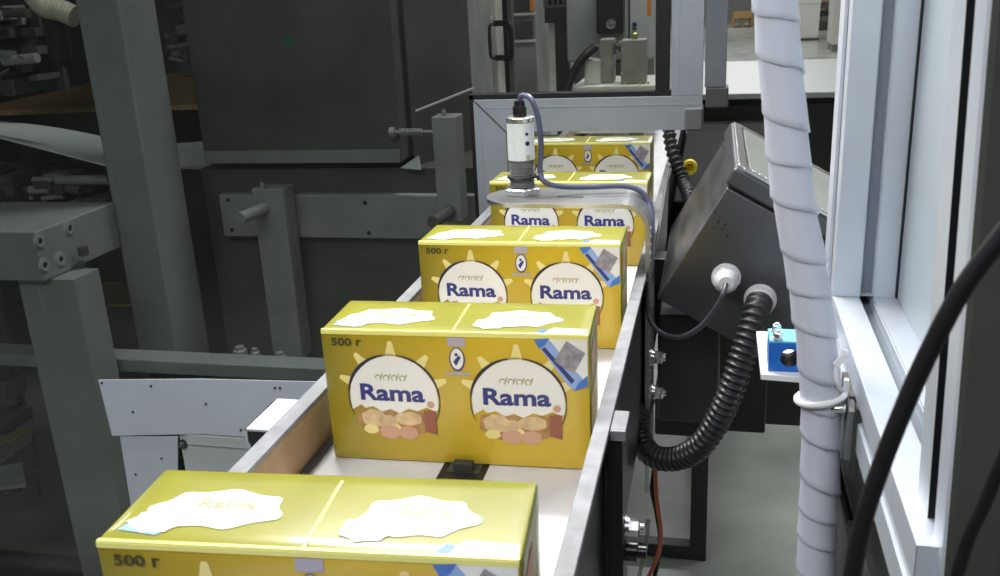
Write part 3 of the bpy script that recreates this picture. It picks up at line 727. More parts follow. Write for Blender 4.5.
# near stile: slotted inner side, rounded face to the camera coloured as shaded
na = at(942, 576, Y=0.4622); nb = at(990, 0, Y=0.4622); nz = (nb-na).normalized(); nx = Vector((nz.z, 0, -nz.x))
n0 = na-nz*.45; n1 = nb+nz*.15
stile_shade = mat('shaded stile face', (.075, .08, .07), .45, .2, .15, 12)  # shaded copy of the aluminium for the face turned from the light
mb = MB(); D = .068
def stile_ring(o):
    pts2 = [(0, .004), (0, .024), (.004, .0245), (.004, .0405), (0, .041), (0, D)]       # left side, with groove
    out_ = [o+nx*a+Vector((0, b_, 0)) for a, b_ in pts2]
    return out_
r0, r1 = stile_ring(n0), stile_ring(n1)
seg = [alu, black, black, black, alu]
for i in range(5): mb.add([r0[i], r0[i+1], r1[i+1], r1[i]], [(0, 1, 2, 3)], seg[i])
fr0 = [(0, .004), (.0012, .0012), (.004, 0), (.026, -.001), (.031, .001), (.036, .010), (.060, .012), (.11, .013), (.11, D), (0, D)]
for i in range(len(fr0)-1):
    (a0, b0), (a1, b1) = fr0[i], fr0[i+1]
    mb.add([n0+nx*a0+Vector((0, b0, 0)), n0+nx*a1+Vector((0, b1, 0)), n1+nx*a1+Vector((0, b1, 0)), n1+nx*a0+Vector((0, b0, 0))], [(0, 1, 2, 3)], alu if i < 1 else stile_shade)
dr.part('near_stile', mb, ang=50)
# latch on the rail's inner side
mb = MB(); X = low.x-.006
q0 = at(845, 382, Y=0.7409)
mb.box(at(852, 400, Y=0.7464), (.012, .05, .030), steel_dark); mb.box(at(848, 425, Y=0.7245), (.006, .03, .05), steel_worn, Matrix.Rotation(.2, 3, 'X')); mb.box(at(856, 440, Y=0.7027), (.005, .012, .06), steel_dark2)
mb.lathe(at(846, 409, Y=0.7136), (-1, 0, 0), [(0, .004), (.012, .004), (.014, .003)], steel_bright, 12)
mb.box(at(846, 388, Y=0.7245), (.004, .006, .016), white_pl)
dr.part('latch', mb, .001)
mb = MB(); mb.tube(smoothpath([at(832, 440, Y=0.7901), at(842, 490, Y=0.7901), at(855, 540, Y=0.7792), at(868, 600, Y=0.7682)], 6), .0035, black, 8)
tag(mb.build('black_tube', off=tuple(at(842, 490, Y=0.7901))), 'black tube running down behind the wrapped hose beside the door', 'tube')

# shelf plate + blue clamp
PZ = 1.083
c0 = at(759, 331, Z=PZ); c1 = at(761, 374, Z=PZ)
pl = MB(); pl.prism([(c1.x, c1.y, PZ-.006), (c1.x, c0.y, PZ-.006), (low.x-.001, c0.y, PZ-.006), (low.x-.001, c1.y-.006, PZ-.006)], (0, 0, .006), white_pl)
tag(pl.build('shelf_plate', off=(c1.x, c1.y, PZ), bevel=.0008), 'small white shelf plate beside the aluminium rail under the blue clamp', 'plate')
bc = at(768, 371, Z=PZ+.0002); ex = .0005
bl = Sub('pipe_clamp', 'blue plastic pipe clamp block with two bolts on the white shelf plate', 'clamp', (bc.x, bc.y, PZ))
bw, bdp, bh = .044, .032, .028
mb = MB()
hx, hz, hr = bw*.42, bh*.50, .0085
# front and back faces with a round hole, tunnel between
def holed(mb, x0, z0, w, h, cx, cz, r, y0, y1, m, mi):
    n = 32; ci = [(cx+r*math.cos(2*PI*k/n), cz+r*math.sin(2*PI*k/n)) for k in range(n)]; sq = []
    for k in range(n):
        a = 2*PI*k/n; dx, dz = math.cos(a), math.sin(a)
        tx = ((x0+w-cx)/dx if dx > 1e-9 else (x0-cx)/dx if dx < -1e-9 else 1e9); tz = ((z0+h-cz)/dz if dz > 1e-9 else (z0-cz)/dz if dz < -1e-9 else 1e9)
        t2 = min(tx, tz); sq.append((cx+dx*t2, cz+dz*t2))
    cor = [(x0+w, z0+h), (x0, z0+h), (x0, z0), (x0+w, z0)]
    for c in cor:
        k = min(range(n), key=lambda k: (sq[k][0]-c[0])**2+(sq[k][1]-c[1])**2); sq[k] = c
    for y in (y0, y1):
        mb.add([(a, y, b_) for a, b_ in ci+sq], [(k, (k+1) % n, n+(k+1) % n, n+k) for k in range(n)], m)
    mb.add([(a, y0, b_) for a, b_ in ci]+[(a, y1, b_) for a, b_ in ci], [(k, (k+1) % n, n+(k+1) % n, n+k) for k in range(n)], mi)
    mb.add([(a, y0, b_) for a, b_ in sq]+[(a, y1, b_) for a, b_ in sq], [(k, (k+1) % n, n+(k+1) % n, n+k) for k in range(n)], m)
holed(mb, bc.x, PZ+.0004, bw, bh, bc.x+hx, PZ+hz, hr, bc.y, bc.y+bdp, blue, black)
blk = bl.part('clamp_block', mb, ang=30)
mb = MB(); mb.box((bc.x+bw/2, bc.y+bdp/2, PZ+bh+.0012), (bw, bdp, .0022), blue_lt); bl.part('cover_plate', mb, .0005)
for yy in (.007, .026):
    mb = MB(); hexbolt(mb, (bc.x+.0075, bc.y+yy-.002, PZ+bh+.0024), (0, 0, 1), .0042, steel_bright, h=.005); bl.part('bolt', mb)

# ================================================================== GUARD FRAME WITH GLASS
GY = 1.50; T = .045
def g(u, v): return at(u, v, Y=GY)
gd = Sub('machine_guard', 'grey aluminium guard frame with clear panes above and left of the carton opening', 'guard frame', (-.14, GY, .6))
xl = g(473, 100).x; zb = g(590, 131).z; zt2 = g(590, 98).z; xr2 = g(672, 40).x; xr3 = g(705, 40).x; xl2 = xl+ (zt2-zb)
print('guard', xl, zb, zt2, xr2, xr3)
mb = MB()   # left vertical: mitred on top
mb.prism([(xl, GY, .62), (xl2, GY, .62), (xl2, GY, zb), (xl, GY, zt2)], (0, T, 0), alu_grey); mb.span(xl+.012, xl+.0128, GY-.0004, GY, .62, zb, alu_slot)
gd.part('vertical_stile', mb, .0012)
mb = MB(); mb.prism([(xl+.001, GY, zt2), (xl2+.001, GY, zb), (xr3-.002, GY, zb), (xr3-.002, GY, zt2), ], (0, T, 0), alu_grey); mb.span(xl+.02, xr3-.01, GY-.0004, GY, zt2-.0135, zt2-.0125, alu_slot)
gd.part('cross_bar', mb, .0012)
mb = MB(); mb.prism([(xl-.0005, GY-.0006, zt2+.0005), (xl+.0015, GY-.0006, zt2+.0005), (xl2+.0015, GY-.0006, zb), (xl2-.0005, GY-.0006, zb)], (0, .0006, 0), black); gd.part('mitre_seam', mb)
mb = MB(); mb.prism([(xr2, GY, zt2+.0005), (xr3-.002, GY, zt2+.0005), (xr3-.003, GY, 2.0), (xr2-.003, GY, 2.0)], (0, T, 0), alu_grey); mb.span(xr2+.011, xr2+.0118, GY-.0004, GY, zt2+.001, 1.9, alu_slot)
gd.part('hanging_stile', mb, .0012)
mb = MB(); ca = g(676, 109).z
mb.prism([(xr3-.030, GY-.002, zb-.002), (xr3, GY-.002, zb-.002), (xr3, GY-.002, zt2-.018), (xr3-.030, GY-.002, zt2-.018)], (0, T+.004, 0), cap_grey); gd.part('corner_cap', mb, .004)
mb = MB()
mb.span(xl-.008, xl-.0005, GY+.005, GY+.03, .62, zt2+.008, black); mb.span(xl-.008, xr2, GY+.005, GY+.03, zt2+.0005, zt2+.0085, black)
gt = g(650, 20).x; mb.span(xr2-.0255, xr2-.004, GY+.005, GY+.03, zt2+.008, 1.95, black)
gd.part('gasket', mb, .0006)
mb = MB(); y = GY+.018
mb.prism([(-2.6, y, .25), (xl-.004, y, .25), (xl-.004, y, zt2+.004), (xr2-.008, y, zt2+.004), (xr2-.008, y, 1.95), (-2.6, y, 1.95)], (0, .004, 0), glass)
gd.part('clear_pane', mb, smooth=False)['label'] = 'clear polycarbonate pane with faint reflections'
mb = MB(); mb.prism([(-2.6, GY, 1.951), (xr3-.006, GY, 1.951), (xr3-.006, GY, 2.0), (-2.6, GY, 2.0)], (0, T, 0), alu_grey); gd.part('top_bar', mb, .001)

# second post behind, hanging down with its own cap
mb = MB(); a = at(706, 0, Y=1.774); b_ = at(728, 0, Y=1.774); zc = at(716, 87, Y=1.774).z; ze = at(716, 108, Y=1.774).z
mb.prism([(a.x+.001, 1.774, zc), (b_.x+.001, 1.774, zc), (b_.x, 1.774, 2.2), (a.x, 1.774, 2.2)], (0, .049, 0), alu_grey)
sp2 = Sub('rear_post', 'grey aluminium post behind the guard corner ending in a dark cap', 'post', (a.x+.02, 1.79, 1.3))
sp2.part('post_profile', mb, .0012)
mb = MB(); mb.span(a.x+.003, b_.x+.006, 1.772, 1.825, ze, zc-.0003, cap_grey); sp2.part('end_cap', mb, .004)

# ================================================================== WHITE PLATES LOWER LEFT
YP = 1.483
def wp(u, v, Y=YP): return at(u, v, Y=Y)
mb = MB(); q = [wp(98, 380), wp(330, 378), wp(335, 437), wp(290, 436), wp(200, 434), wp(112, 436)]; q[1].x = -.158; q[2].x = -.158
q[2].z = wp(250, 437).z
q = [q[0], wp(200, 379), q[1], q[2], q[4], q[5]]
mb.prism(q, (0, .003, 0), white_plate)
wpn = Sub('white_cover_plate', 'long white sheet-metal cover plate left of the conveyor, above the smaller white box', 'plate', (-.7, YP, .6))
wpn.part('sheet', mb, .0006)
mb = MB()
for (u, v) in ((102, 383), (151, 386), (275, 388), (280, 388), (206, 404), (133, 412), (241, 430)):
    p = wp(u, v); mb.lathe((p.x, YP-.0006, p.z), (0, -1, 0), [(-.001, .0028), (.0006, .0028)], far_dark, 10)
each(wpn, 'rivet', mb)
mb = MB(); q = [wp(118, 438), wp(176, 438), wp(176, 520), wp(131, 520)]; mb.prism([v+Vector((0, .006, 0)) for v in q], (0, .003, 0), white_plate)
lw = Sub('white_lower_box', 'small white sheet-metal box under the long white plate', 'box', (-.9, YP, .35))
lw.part('front_sheet', mb, .0006)
mb = MB(); p0_ = wp(176, 438); x1 = -.45; zt3 = wp(220, 437).z; mb.span(p0_.x+.001, x1, YP+.010, YP+.0145, zt3-.35, zt3-.004, white_plate2); lw.part('box_body', mb, .002)
mb = MB(); mb.span(-.72, -.68, YP+.015, YP+.055, .021, zt3-.05, steel_mid2); lw.part('stand', mb, .002)
mb = MB(); z3 = wp(185, 446).z; mb.prism([(p0_.x+.02, YP+.0095, zt3-.002), (x1, YP+.0095, zt3-.002), (x1, YP+.0095, z3), (p0_.x+.02, YP+.0095, z3+.002)], (0, -.006, 0), white_plate2); lw.part('lip', mb, .0008)
mb = MB(); p = wp(181, 446); hexbolt(mb, (p.x, YP+.0095, p.z), (0, -1, 0), .0075, steel_dark, h=.006); lw.part('bolt', mb)
mb = MB(); 
for (u, v) in ((134, 476), (160, 460)):
    p = wp(u, v); mb.lathe((p.x, YP+.006, p.z), (0, -1, 0), [(-.001, .003), (.0006, .003)], far_dark, 10)
each(lw, 'rivet', mb)

# ================================================================== LEFT MACHINE BEHIND THE GLASS
def quadbox(u0, v0, u1, v1, Y, depth, m, name=None, tag_=None, bevel=.002, Yb=None):
    a = at(u0, v0, Y=Y); c = at(u1, v1, Y=Y); mb = MB(); mb.span(min(a.x, c.x), max(a.x, c.x), Y, Y+depth, min(a.z, c.z), max(a.z, c.z), m)
    return mb
# leaning square post
pY = 1.950
xa, xb = at(143, 375, Y=pY).x, at(181, 375, Y=pY).x; zbt = at(160, 374, Y=pY).z
mb = MB(); mb.span(xa, xb, pY, pY+.15, zbt, 2.1, steel_mid2)
mp = Sub('square_post', 'heavy grey square steel post standing behind the glass left of the large panel', 'post', ((xa+xb)/2, pY+.05, zbt))
mp.part('post_tube', mb, .006)
mb = MB(); mb.span(xa+.014, xa+.017, pY-.0012, pY, zbt, 2.1, steel_mid); mp.part('edge_line', mb)
# arm and leg
mb = MB(); zA, zB = .971, .856; X1 = -1.215
mb.span(X1-.32, X1, 1.664, pY-.001, zB, zA, steel_mid2)
la = Sub('support_stand', 'grey steel stand carrying a thick arm with four bolts at the left edge', 'leg assembly', (-1.25, 1.7, 0))
arm = la.part('arm', mb, .005)
for (u, v) in ((39, 241), (69, 228), (44, 265), (60, 259)):
    mb = MB(); p = at(u, v, X=X1); mb.lathe(p, (1, 0, 0), [(0, .0185), (.001, .0185), (.001, .014), (.004, .014), (.004, .007), (.001, .007)], steel_mid, 20); mb.lathe(p+Vector((.0011, 0, 0)), (1, 0, 0), [(0, .013), (.0002, .013)], black, 16)
    la.sub('bolt', mb, arm)
a = at(20, 290, Y=1.686); c = at(76, 290, Y=1.686)
mb = MB(); mb.span(a.x, c.x, 1.686, 1.774, .0205, zB-.0005, steel_mid2); mb.span(a.x+.05, a.x+.053, 1.685, 1.686, .0205, zB-.001, steel_mid); la.part('leg', mb, .004)
mb = MB(); q = [at(82, 262, Y=1.774), at(78, 290, Y=1.774), at(76, 322, Y=1.774)]; mb.tube(q, .009, steel_dark, 12); mb.tube(smoothpath([at(80, 290, Y=1.774), at(95, 292, Y=1.774), at(106, 306, Y=1.774)], 6), .003, black, 8)
mb.lathe(at(84, 255, Y=1.774), (0, 0, 1), [(0, .012), (.02, .012)], steel_dark2, 10)
tag(mb.build('air_cylinder', off=tuple(q[1])), 'small dark air cylinder with hose hanging under the bolted arm', 'cylinder')

# big grey hopper / cabinet
hY = 2.21
x0, x1_ = at(185, 80, Y=hY).x, at(402, 80, Y=hY).x; zz = at(300, 163, Y=hY).z
x0 = -1.108; x1_ = -.552
cb = Sub('steel_cabinet', 'large dark grey steel cabinet panel hanging behind the glass', 'cabinet', (-.83, hY+.1, 1.0))
mb = MB(); mb.span(x0, x1_, hY, hY+.35, zz+.001, 1.9, steel_dark); cb.part('cabinet_body', mb, .004)
mb = MB(); zl = at(300, 150, Y=hY).z; mb.span(x0+.004, x1_-.004, hY-.004, hY-.0005, zz, zl, steel_mid2); cb.part('bottom_lip', mb, .0015)
mb = MB(); p = at(289, 41, Y=hY-.0015); mb.lathe((p.x, hY-.0002, p.z), (0, -1, 0), [(0, .012), (.0006, .012)], green_dot, 20); cb.part('green_sticker', mb)
mb = MB(); p = at(398, 131, Y=hY); q = smoothpath([at(394, 131, Y=hY+.02), at(430, 133, Y=hY+.02)], 4)
mb.tube([p+Vector((-.01, -.02, 0)), p+Vector((.10, -.02, 0))], .004, steel_mid, 10)
hel = [p+Vector((.01+.06*k/60, -.02+.009*math.cos(k*.9), .009*math.sin(k*.9))) for k in range(61)]
mb.tube(hel, .0018, steel_mid, 6); mb.lathe(p+Vector((-.014, -.02, 0)), (1, 0, 0), [(0, .013), (.012, .013)], steel_mid, 12)
cb.part('spring_rod', mb)
# side sheet to the right of the cabinet and a thin inclined strip
mb = MB(); mb.prism([(-.540, hY+.06, .97), (-.44, hY+.30, .99), (-.44, hY+.30, 1.9), (-.540, hY+.06, 1.9)], (.003, .001, 0), steel_dark); 
tag(mb.build('side_sheet', off=(-.49, hY+.1, 1.0)), 'dark sheet beside the large cabinet, behind the spring rod', 'sheet')
mb = MB(); mb.tube([at(416, 111, Y=2.102), at(474, 88, Y=2.102)], .003, mat('pale strip', (.5, .5, .46), .4), 6)
tag(mb.build('thin_rod', off=tuple(at(440, 100, Y=2.102))), 'thin pale rod slanting up toward the guard frame corner', 'rod')
mb = MB(); mb.prism([at(400, 168, Y=2.211), at(418, 156, Y=2.211), at(420, 170, Y=2.211)], (0, .01, 0), paper); tag(mb.build('paper_scrap', off=tuple(at(410, 165, Y=2.211))), 'small pale triangular scrap at the cabinet bottom corner', 'scrap')

# machine bed: dark beam, bored bar, lower plate
bd = Sub('machine_bed', 'dark machine bed wall below the large cabinet', 'machine', (-.8, 2.3, 0))
mb = MB(); z1, z2 = at(300, 168, Y=2.244).z, at(300, 196, Y=2.244).z
mb.span(-1.145, -.20, 2.244, 2.757, .22, z1, steel_dark); bd.part('back_wall', mb, .003)
mb = MB(); zf = at(250, 350, Y=2.244).z; mb.span(-1.12, -.2, 1.872, 2.244, zf-.06, zf-.02, steel_dark2); bd.part('bed_floor', mb)
mb = MB(); q0, q1 = at(218, 193, Y=2.211), at(452, 240, Y=2.211)
mb.span(q0.x, -.30, 2.211, 2.243, at(330, 238, Y=2.211).z, at(330, 195, Y=2.211).z, steel_mid)
bar = Sub('mounting_rail', 'lighter grey flat bar with screw holes across the dark bed wall', 'bar', (-.8, 2.21, .87))
bar.part('flat_bar', mb, .003)
mb = MB()
for (u, v) in ((228, 200), (232, 230), (365, 203), (369, 233)):
    p = at(u, v, Y=2.211); mb.lathe((p.x, 2.2108, p.z), (0, -1, 0), [(0, .006), (.0004, .006)], black, 12)
each(bar, 'screw_hole', mb)
for (u0, v0, u1, v1, Y, lb, dp) in ((251, 189, 282, 358, 2.135, 'grey upright arm bolted across the flat bar, with a round pin', .065), (431, 117, 456, 222, 2.08, 'short grey upright next to the guard frame stile, with a round pin', .06)):
    a = at(u0, v0, Y=Y); c = at(u1, v0, Y=Y); zlo = at(u0, v1, Y=Y).z
    s2 = Sub('upright_arm', lb, 'arm', ((a.x+c.x)/2, Y, zlo))
    mb = MB(); mb.span(a.x, c.x, Y, Y+dp, zlo, a.z, steel_mid); s2.part('flat_bar', mb, .003)
    vv = 208 if u0 < 300 else 211
    uu = 264 if u0 < 300 else 450
    mb = MB(); p = at(uu, vv, Y=Y); e = at(uu-16, vv+7, Y=Y-.10); mb.cyl(p, (p.x-.01, Y-.11, p.z), .015, steel_dark if u0 > 300 else steel_mid, 20); s2.part('pin', mb, .001)
    mb = MB(); hexbolt(mb, (p.x-.003, Y+.012, a.z), (0, 0, 1), .006, steel_mid, h=.01); s2.part('bolt', mb)
mb = MB(); a = at(90, 362, Y=1.839); c = at(320, 375, Y=1.839)
mb.span(a.x-.4, -.25, 1.796, 1.861, at(200, 376, Y=1.796).z, at(200, 363, Y=1.796).z, steel_mid2)
tag(mb.build('cross_beam', off=(-.8, 1.65, at(200, 376, Y=1.796).z), bevel=.003), 'grey horizontal beam just above the long white cover plate', 'beam')
# little bright fittings on the bed floor
for (u, v, s_) in ((240, 350, .03), (255, 352, .02), (280, 356, .025), (312, 366, .022)):
    mb = MB(); p = at(u, v, Y=1.938); mb.lathe(p+Vector((0, 0, -.02)), (0, 0, 1), [(0, s_*.6), (.02, s_*.6), (.022, s_*.4), (.03, s_*.4)], steel_mid, 6)
    tag(mb.build('bed_fitting', off=tuple(p)), 'small hex fitting on the machine bed near the beam', 'fitting', 'small fittings on the machine bed')

# left background: trays, sheet, duct, mechanism
mb = MB(); mb.prism([at(-40, 112, Y=2.976), at(95, 82, Y=3.413), at(200, 70, Y=3.741), at(235, 104, Y=3.413), at(100, 106, Y=2.976)], (0, 0, -.02), wood)
tag(mb.build('wooden_board', off=tuple(at(100, 106, Y=2.976))), 'brown wooden board lying behind the square post', 'board')
P = []; R2 = []
for k in range(13):
    t2 = k/12; u = -30+130*t2; v0 = 140-0*t2; vt = 112+8*math.sin(t2*PI)*-1+14*t2
    P.append(at(u, 120+2*t2+14*t2*t2, Y=2.594)); R2.append(at(u+10, 132+34*t2, Y=2.12))
mb = MB(); mb.add(P+R2+[p+Vector((0, 0, -.004)) for p in P+R2], [(i, i+1, 13+i+1, 13+i) for i in range(12)]+[(26+i, 39+i, 39+i+1, 26+i+1) for i in range(12)]+[(13+i, 13+i+1, 39+i+1, 39+i) for i in range(12)], paper)
tag(mb.build('curved_sheet', off=tuple(P[6])), 'pale curved metal chute sheet left of the square post', 'chute')
mb = MB(); mb.prism([at(160, 145, Y=2.539), at(206, 141, Y=2.539), at(208, 160, Y=2.375), at(215, 168, Y=2.32), at(165, 166, Y=2.32)], (0, 0, -.006), paper)
tag(mb.build('pale_ledge', off=tuple(at(180, 160, Y=2.43))), 'pale ledge between the square post and the large cabinet', 'ledge')
mb = MB(); dp = smoothpath([at(30, -10, Y=2.156), at(44, 6, Y=2.156), at(60, 10, Y=2.156), at(76, 17, Y=2.156)], 12); dp = resample(dp, .003)
mb.tube(dp, 0, beige, 18, lambda i: .027+(.0015 if i % 3 == 0 else 0)); tag(mb.build('ribbed_duct', off=tuple(dp[5])), 'beige ribbed duct stub in the upper left corner', 'duct')
mb = MB(); a = at(62, 60, Y=2.211); c = at(62, 16, Y=2.211); mb.lathe(a, (0, 0, 1), [(-.02, .01), (-.0, .012), (0, .026), (.01, .030), ((c-a).z, .032)], black_paint, 18)
tag(mb.build('valve_motor', off=tuple(a)), 'black motor hanging below the beige ribbed duct', 'motor')

def clutter(u0, v0, u1, v1, Y, n, seedv, name, label, cat):
    """a mechanism of brackets, rollers and rods on one carrier plate"""
    rn = random.Random(seedv); a, c = at(u0, v0, Y=Y), at(u1, v1, Y=Y)
    x0, x1, z0, z1 = min(a.x, c.x), max(a.x, c.x), min(a.z, c.z), max(a.z, c.z)
    s2 = Sub(name, label, cat, ((x0+x1)/2, Y+.1, z0))
    mb = MB(); mb.span(x0, x1, Y+.14, Y+.16, z0, z1, far_dark); s2.part('carrier_plate', mb, .003)
    mb = MB()
    for k in range(n):
        x = rn.uniform(x0+.02, x1-.02); z = rn.uniform(z0+.02, z1-.02); y = Y+rn.uniform(.0, .1); m = rn.choice((steel_dark, steel_dark2, steel_mid2, far_dark, steel_dark))
        w, h = rn.uniform(.015, .07), rn.uniform(.012, .05)
        mb.box((x, (y+Y+.145)/2, z), (w, Y+.145-y, h), m)
    each(s2, 'bracket', mb, .002)
    mb = MB()
    for k in range(max(2, n//4)):
        x = rn.uniform(x0+.03, x1-.1); z = rn.uniform(z0+.02, z1-.02); L = rn.uniform(.05, .18)
        mb.cyl((x, Y+.03, z), (min(x1, x+L), Y+.03, z+rn.uniform(-.02, .02)), rn.uniform(.006, .016), rn.choice((steel_mid2, steel_mid, steel_dark)), 14)
    each(s2, 'roller', mb)
    mb = MB()
    for k in range(max(2, n//6)):
        x = rn.uniform(x0+.03, x1-.03); z = rn.uniform(z0+.02, z1-.02); mb.box((x, Y+.01, z), (rn.uniform(.006, .03), .005, .006), steel_bright, Matrix.Rotation(rn.uniform(-.6, .6), 3, 'Y'))
    each(s2, 'bright_clip', mb)
    return s2
clutter(-60, -20, 38, 95, 2.54, 26, 5, 'roller_mechanism', 'dark roller mechanism in the upper left corner behind the glass', 'mechanism')
clutter(142, -30, 196, 80, 2.87, 20, 9, 'gripper_mechanism', 'dark gripper mechanism between the square post and the large cabinet', 'mechanism')
clutter(-50, 172, 112, 222, 2.2, 24, 12, 'clamp_mechanism', 'dark clamp mechanism under the curved chute sheet', 'mechanism')
clutter(-50, 300, 30, 600, 1.94, 16, 21, 'lower_mechanism', 'dark machine inside at the lower left edge', 'mechanism')
mb = MB(); mb.prism([at(-10, 488, Y=1.828), at(26, 484, Y=1.828), at(22, 462, Y=1.938), at(-10, 468, Y=1.938)], (0, 0, -.01), steel_mid); mb.prism([at(-10, 440, Y=1.883), at(36, 424, Y=1.883), at(20, 436, Y=1.774), at(-10, 448, Y=1.774)], (0, 0, -.004), mat('olive pane reflection', (.16, .15, .05), .5))  # olive sheet stands in for a reflection on the pane
tag(mb.build('bent_tray', off=tuple(at(10, 480, Y=1.883))), 'grey bent tray at the left edge beside the steel leg', 'tray')
# box under the arm (between leg and post)
mb = MB(); mb.prism([at(84, 283, Y=2.211), at(132, 281, Y=2.211), at(140, 304, Y=2.102), at(84, 303, Y=2.102)], (0, 0, -.01), wood); 
tag(mb.build('amber_tray', off=tuple(at(110, 295, Y=2.156))), 'amber tray seen under the bolted arm', 'tray')
mb = MB(); a, c = at(84, 306, Y=2.156), at(150, 372, Y=2.156); mb.span(a.x, c.x, 2.156, 2.32, c.z-.05, a.z, steel_dark); tag(mb.build('low_housing', off=tuple(c), bevel=.004), 'grey housing under the amber tray, left of the square post foot', 'housing')
mb = MB(); a, c = at(178, 172, Y=2.277), at(204, 330, Y=2.277); mb.span(a.x-.1, c.x-.004, 2.298, 2.539, c.z-.1, a.z, steel_dark2)
tag(mb.build('dark_housing', off=tuple(c), bevel=.003), 'dark housing right of the square post below the pale ledge', 'housing')
# machine's rear panels, plus an unseen cover added to dim the inside
en = Sub('machine_enclosure', 'dark enclosure back wall with an added unseen cover dimming the machine on the left', 'enclosure', (-1.8, 3.6, 0))
mb = MB(); mb.span(-3.2, -.95, 3.96, 3.982, 0, 2.12, far_dark); en.part('rear_wall', mb)
mb = MB(); mb.span(-3.2, -.20, 2.757, 3.982, 2.121, 2.14, far_dark); en.part('shade_cover', mb)  # unseen cover added to keep lamp light off the inside
mb = MB(); mb.span(-3.2, -3.18, 1.577, 3.96, 0, 2.12, far_dark); en.part('side_wall', mb)
mb = MB(); mb.span(-3.17, -.25, 1.56, 3.95, .001, .02, far_dark); en.part('dark_floor_sheet', mb)  # dark sheet added where the floor inside came out too light

# ================================================================== UPPER MIDDLE: EQUIPMENT SEEN THROUGH THE PANE
ba = Sub('cast_fixture', 'bare metal blocks on a pale base behind the pane above the bar', 'fixture', (0, 2.2, 1.13))
zb2 = at(620, 84, Y=2.43).z
mb = MB(); mb.span(at(574, 84, Y=2.43).x, at(656, 84, Y=2.43).x, 2.386, 2.648, zb2-.12, zb2, ivory); ba.part('base_plate', mb, .003)
for (u0, u1, v0, dy, nm) in ((584, 600, 60, 0, 'small_block'), (598, 612, 40, .02, 'clamp_block'), (621, 646, 40, -.01, 'large_block')):
    mb = MB(); a, c = at(u0, v0, Y=2.43), at(u1, v0, Y=2.43); mb.span(a.x, c.x, 2.43+dy, 2.50+dy, zb2+.0003, a.z, gmetal if nm != 'small_block' else ivory); ba.part(nm, mb, .003)
mb = MB(); a, c = at(592, 48, Y=2.462), at(624, 48, Y=2.462); mb.cyl((a.x, 2.484, a.z), (c.x, 2.484, a.z), .007, steel_dark, 12); mb.cyl((a.x+.052, 2.484, a.z), (a.x+.06, 2.484, a.z), .018, steel_dark, 16); mb.cyl((a.x+.068, 2.484, a.z), (a.x+.074, 2.484, a.z), .014, steel_dark, 16); ba.part('spindle', mb)
mb = MB(); p = at(634, 39, Y=2.441); mb.lathe((p.x, 2.457, p.z), (0, 0, 1), [(0, .009), (.012, .009), (.016, .005), (.03, .006)], mat('brass fitting', (.5, .48, .18), .35, .5), 10); mb.cyl((p.x, 2.457, p.z+.022), (p.x+.0, 2.457, p.z+.04), .006, p_navy, 8); ba.part('brass_fitting', mb)
mb = MB()
for (u, v) in ((625, 83), (640, 83), (622, 73), (648, 83)):
    p = at(u, v, Y=2.385); mb.lathe((p.x, 2.3858, p.z), (0, -1, 0), [(0, .004), (.0006, .004)], steel_bright, 8)
each(ba, 'screw', mb)
mb = MB(); mb.tube(smoothpath([at(594, 48, Y=2.451), at(585, 56, Y=2.419), at(575, 70, Y=2.397), at(567, 88, Y=2.375), at(560, 112, Y=2.342)], 8), .0115, black, 14)
tag(mb.build('flexible_hose', off=tuple(at(575, 70, Y=2.397))), 'black hose curving down left from the spindle behind the pane', 'hose')
# pale cabinet with a black reader on it
Yc = 3.52
cbn = Sub('pale_cabinet', 'pale grey cabinet behind the metal blocks carrying a black lens unit', 'cabinet', (0, Yc+.2, 0))
mb = MB(); a, c = at(567, 60, Y=Yc), at(652, 60, Y=Yc); mb.span(a.x, c.x, Yc, Yc+.5, at(567, 62, Y=Yc).z, 1.95, mat('pale grey cabinet paint', (.50, .52, .51), .5, 0, .06, 4)); cbn.part('cabinet_body', mb, .006)
mb = MB(); mb.span(a.x+.02, c.x-.02, Yc+.04, Yc+.46, 0, at(567, 62, Y=Yc).z-.0005, far_grey); cbn.part('plinth', mb, .004)
mb = MB(); a, c = at(628, 0, Y=Yc-.004), at(630, 60, Y=Yc-.004); mb.span(a.x, a.x+.008, Yc-.003, Yc-.0002, c.z, 1.95, far_dark); cbn.part('door_gap', mb)
lu = Sub('lens_unit', 'black rounded unit with a ring lens at the top edge behind the pane', 'camera unit', (at(610, 30, Y=3.468).x, 3.48, 1.25))
mb = MB(); a, c = at(597, 34, Y=3.468), at(624, -20, Y=3.468); mb.span(a.x, c.x, 3.446, 3.517, a.z, c.z+.05, black_gloss); lu.part('housing', mb, .008)
mb = MB(); p = at(611, 24, Y=3.446); mb.lathe((p.x, 3.4455, p.z), (0, -1, 0), [(0, .0175), (.006, .0175), (.006, .0125), (.001, .0125)], steel_bright, 24); lu.part('lens_ring', mb)
mb = MB(); mb.lathe((p.x, 3.444, p.z), (0, -1, 0), [(0, .007), (.003, .007), (.005, .003)], steel_mid, 16); lu.part('lens', mb)
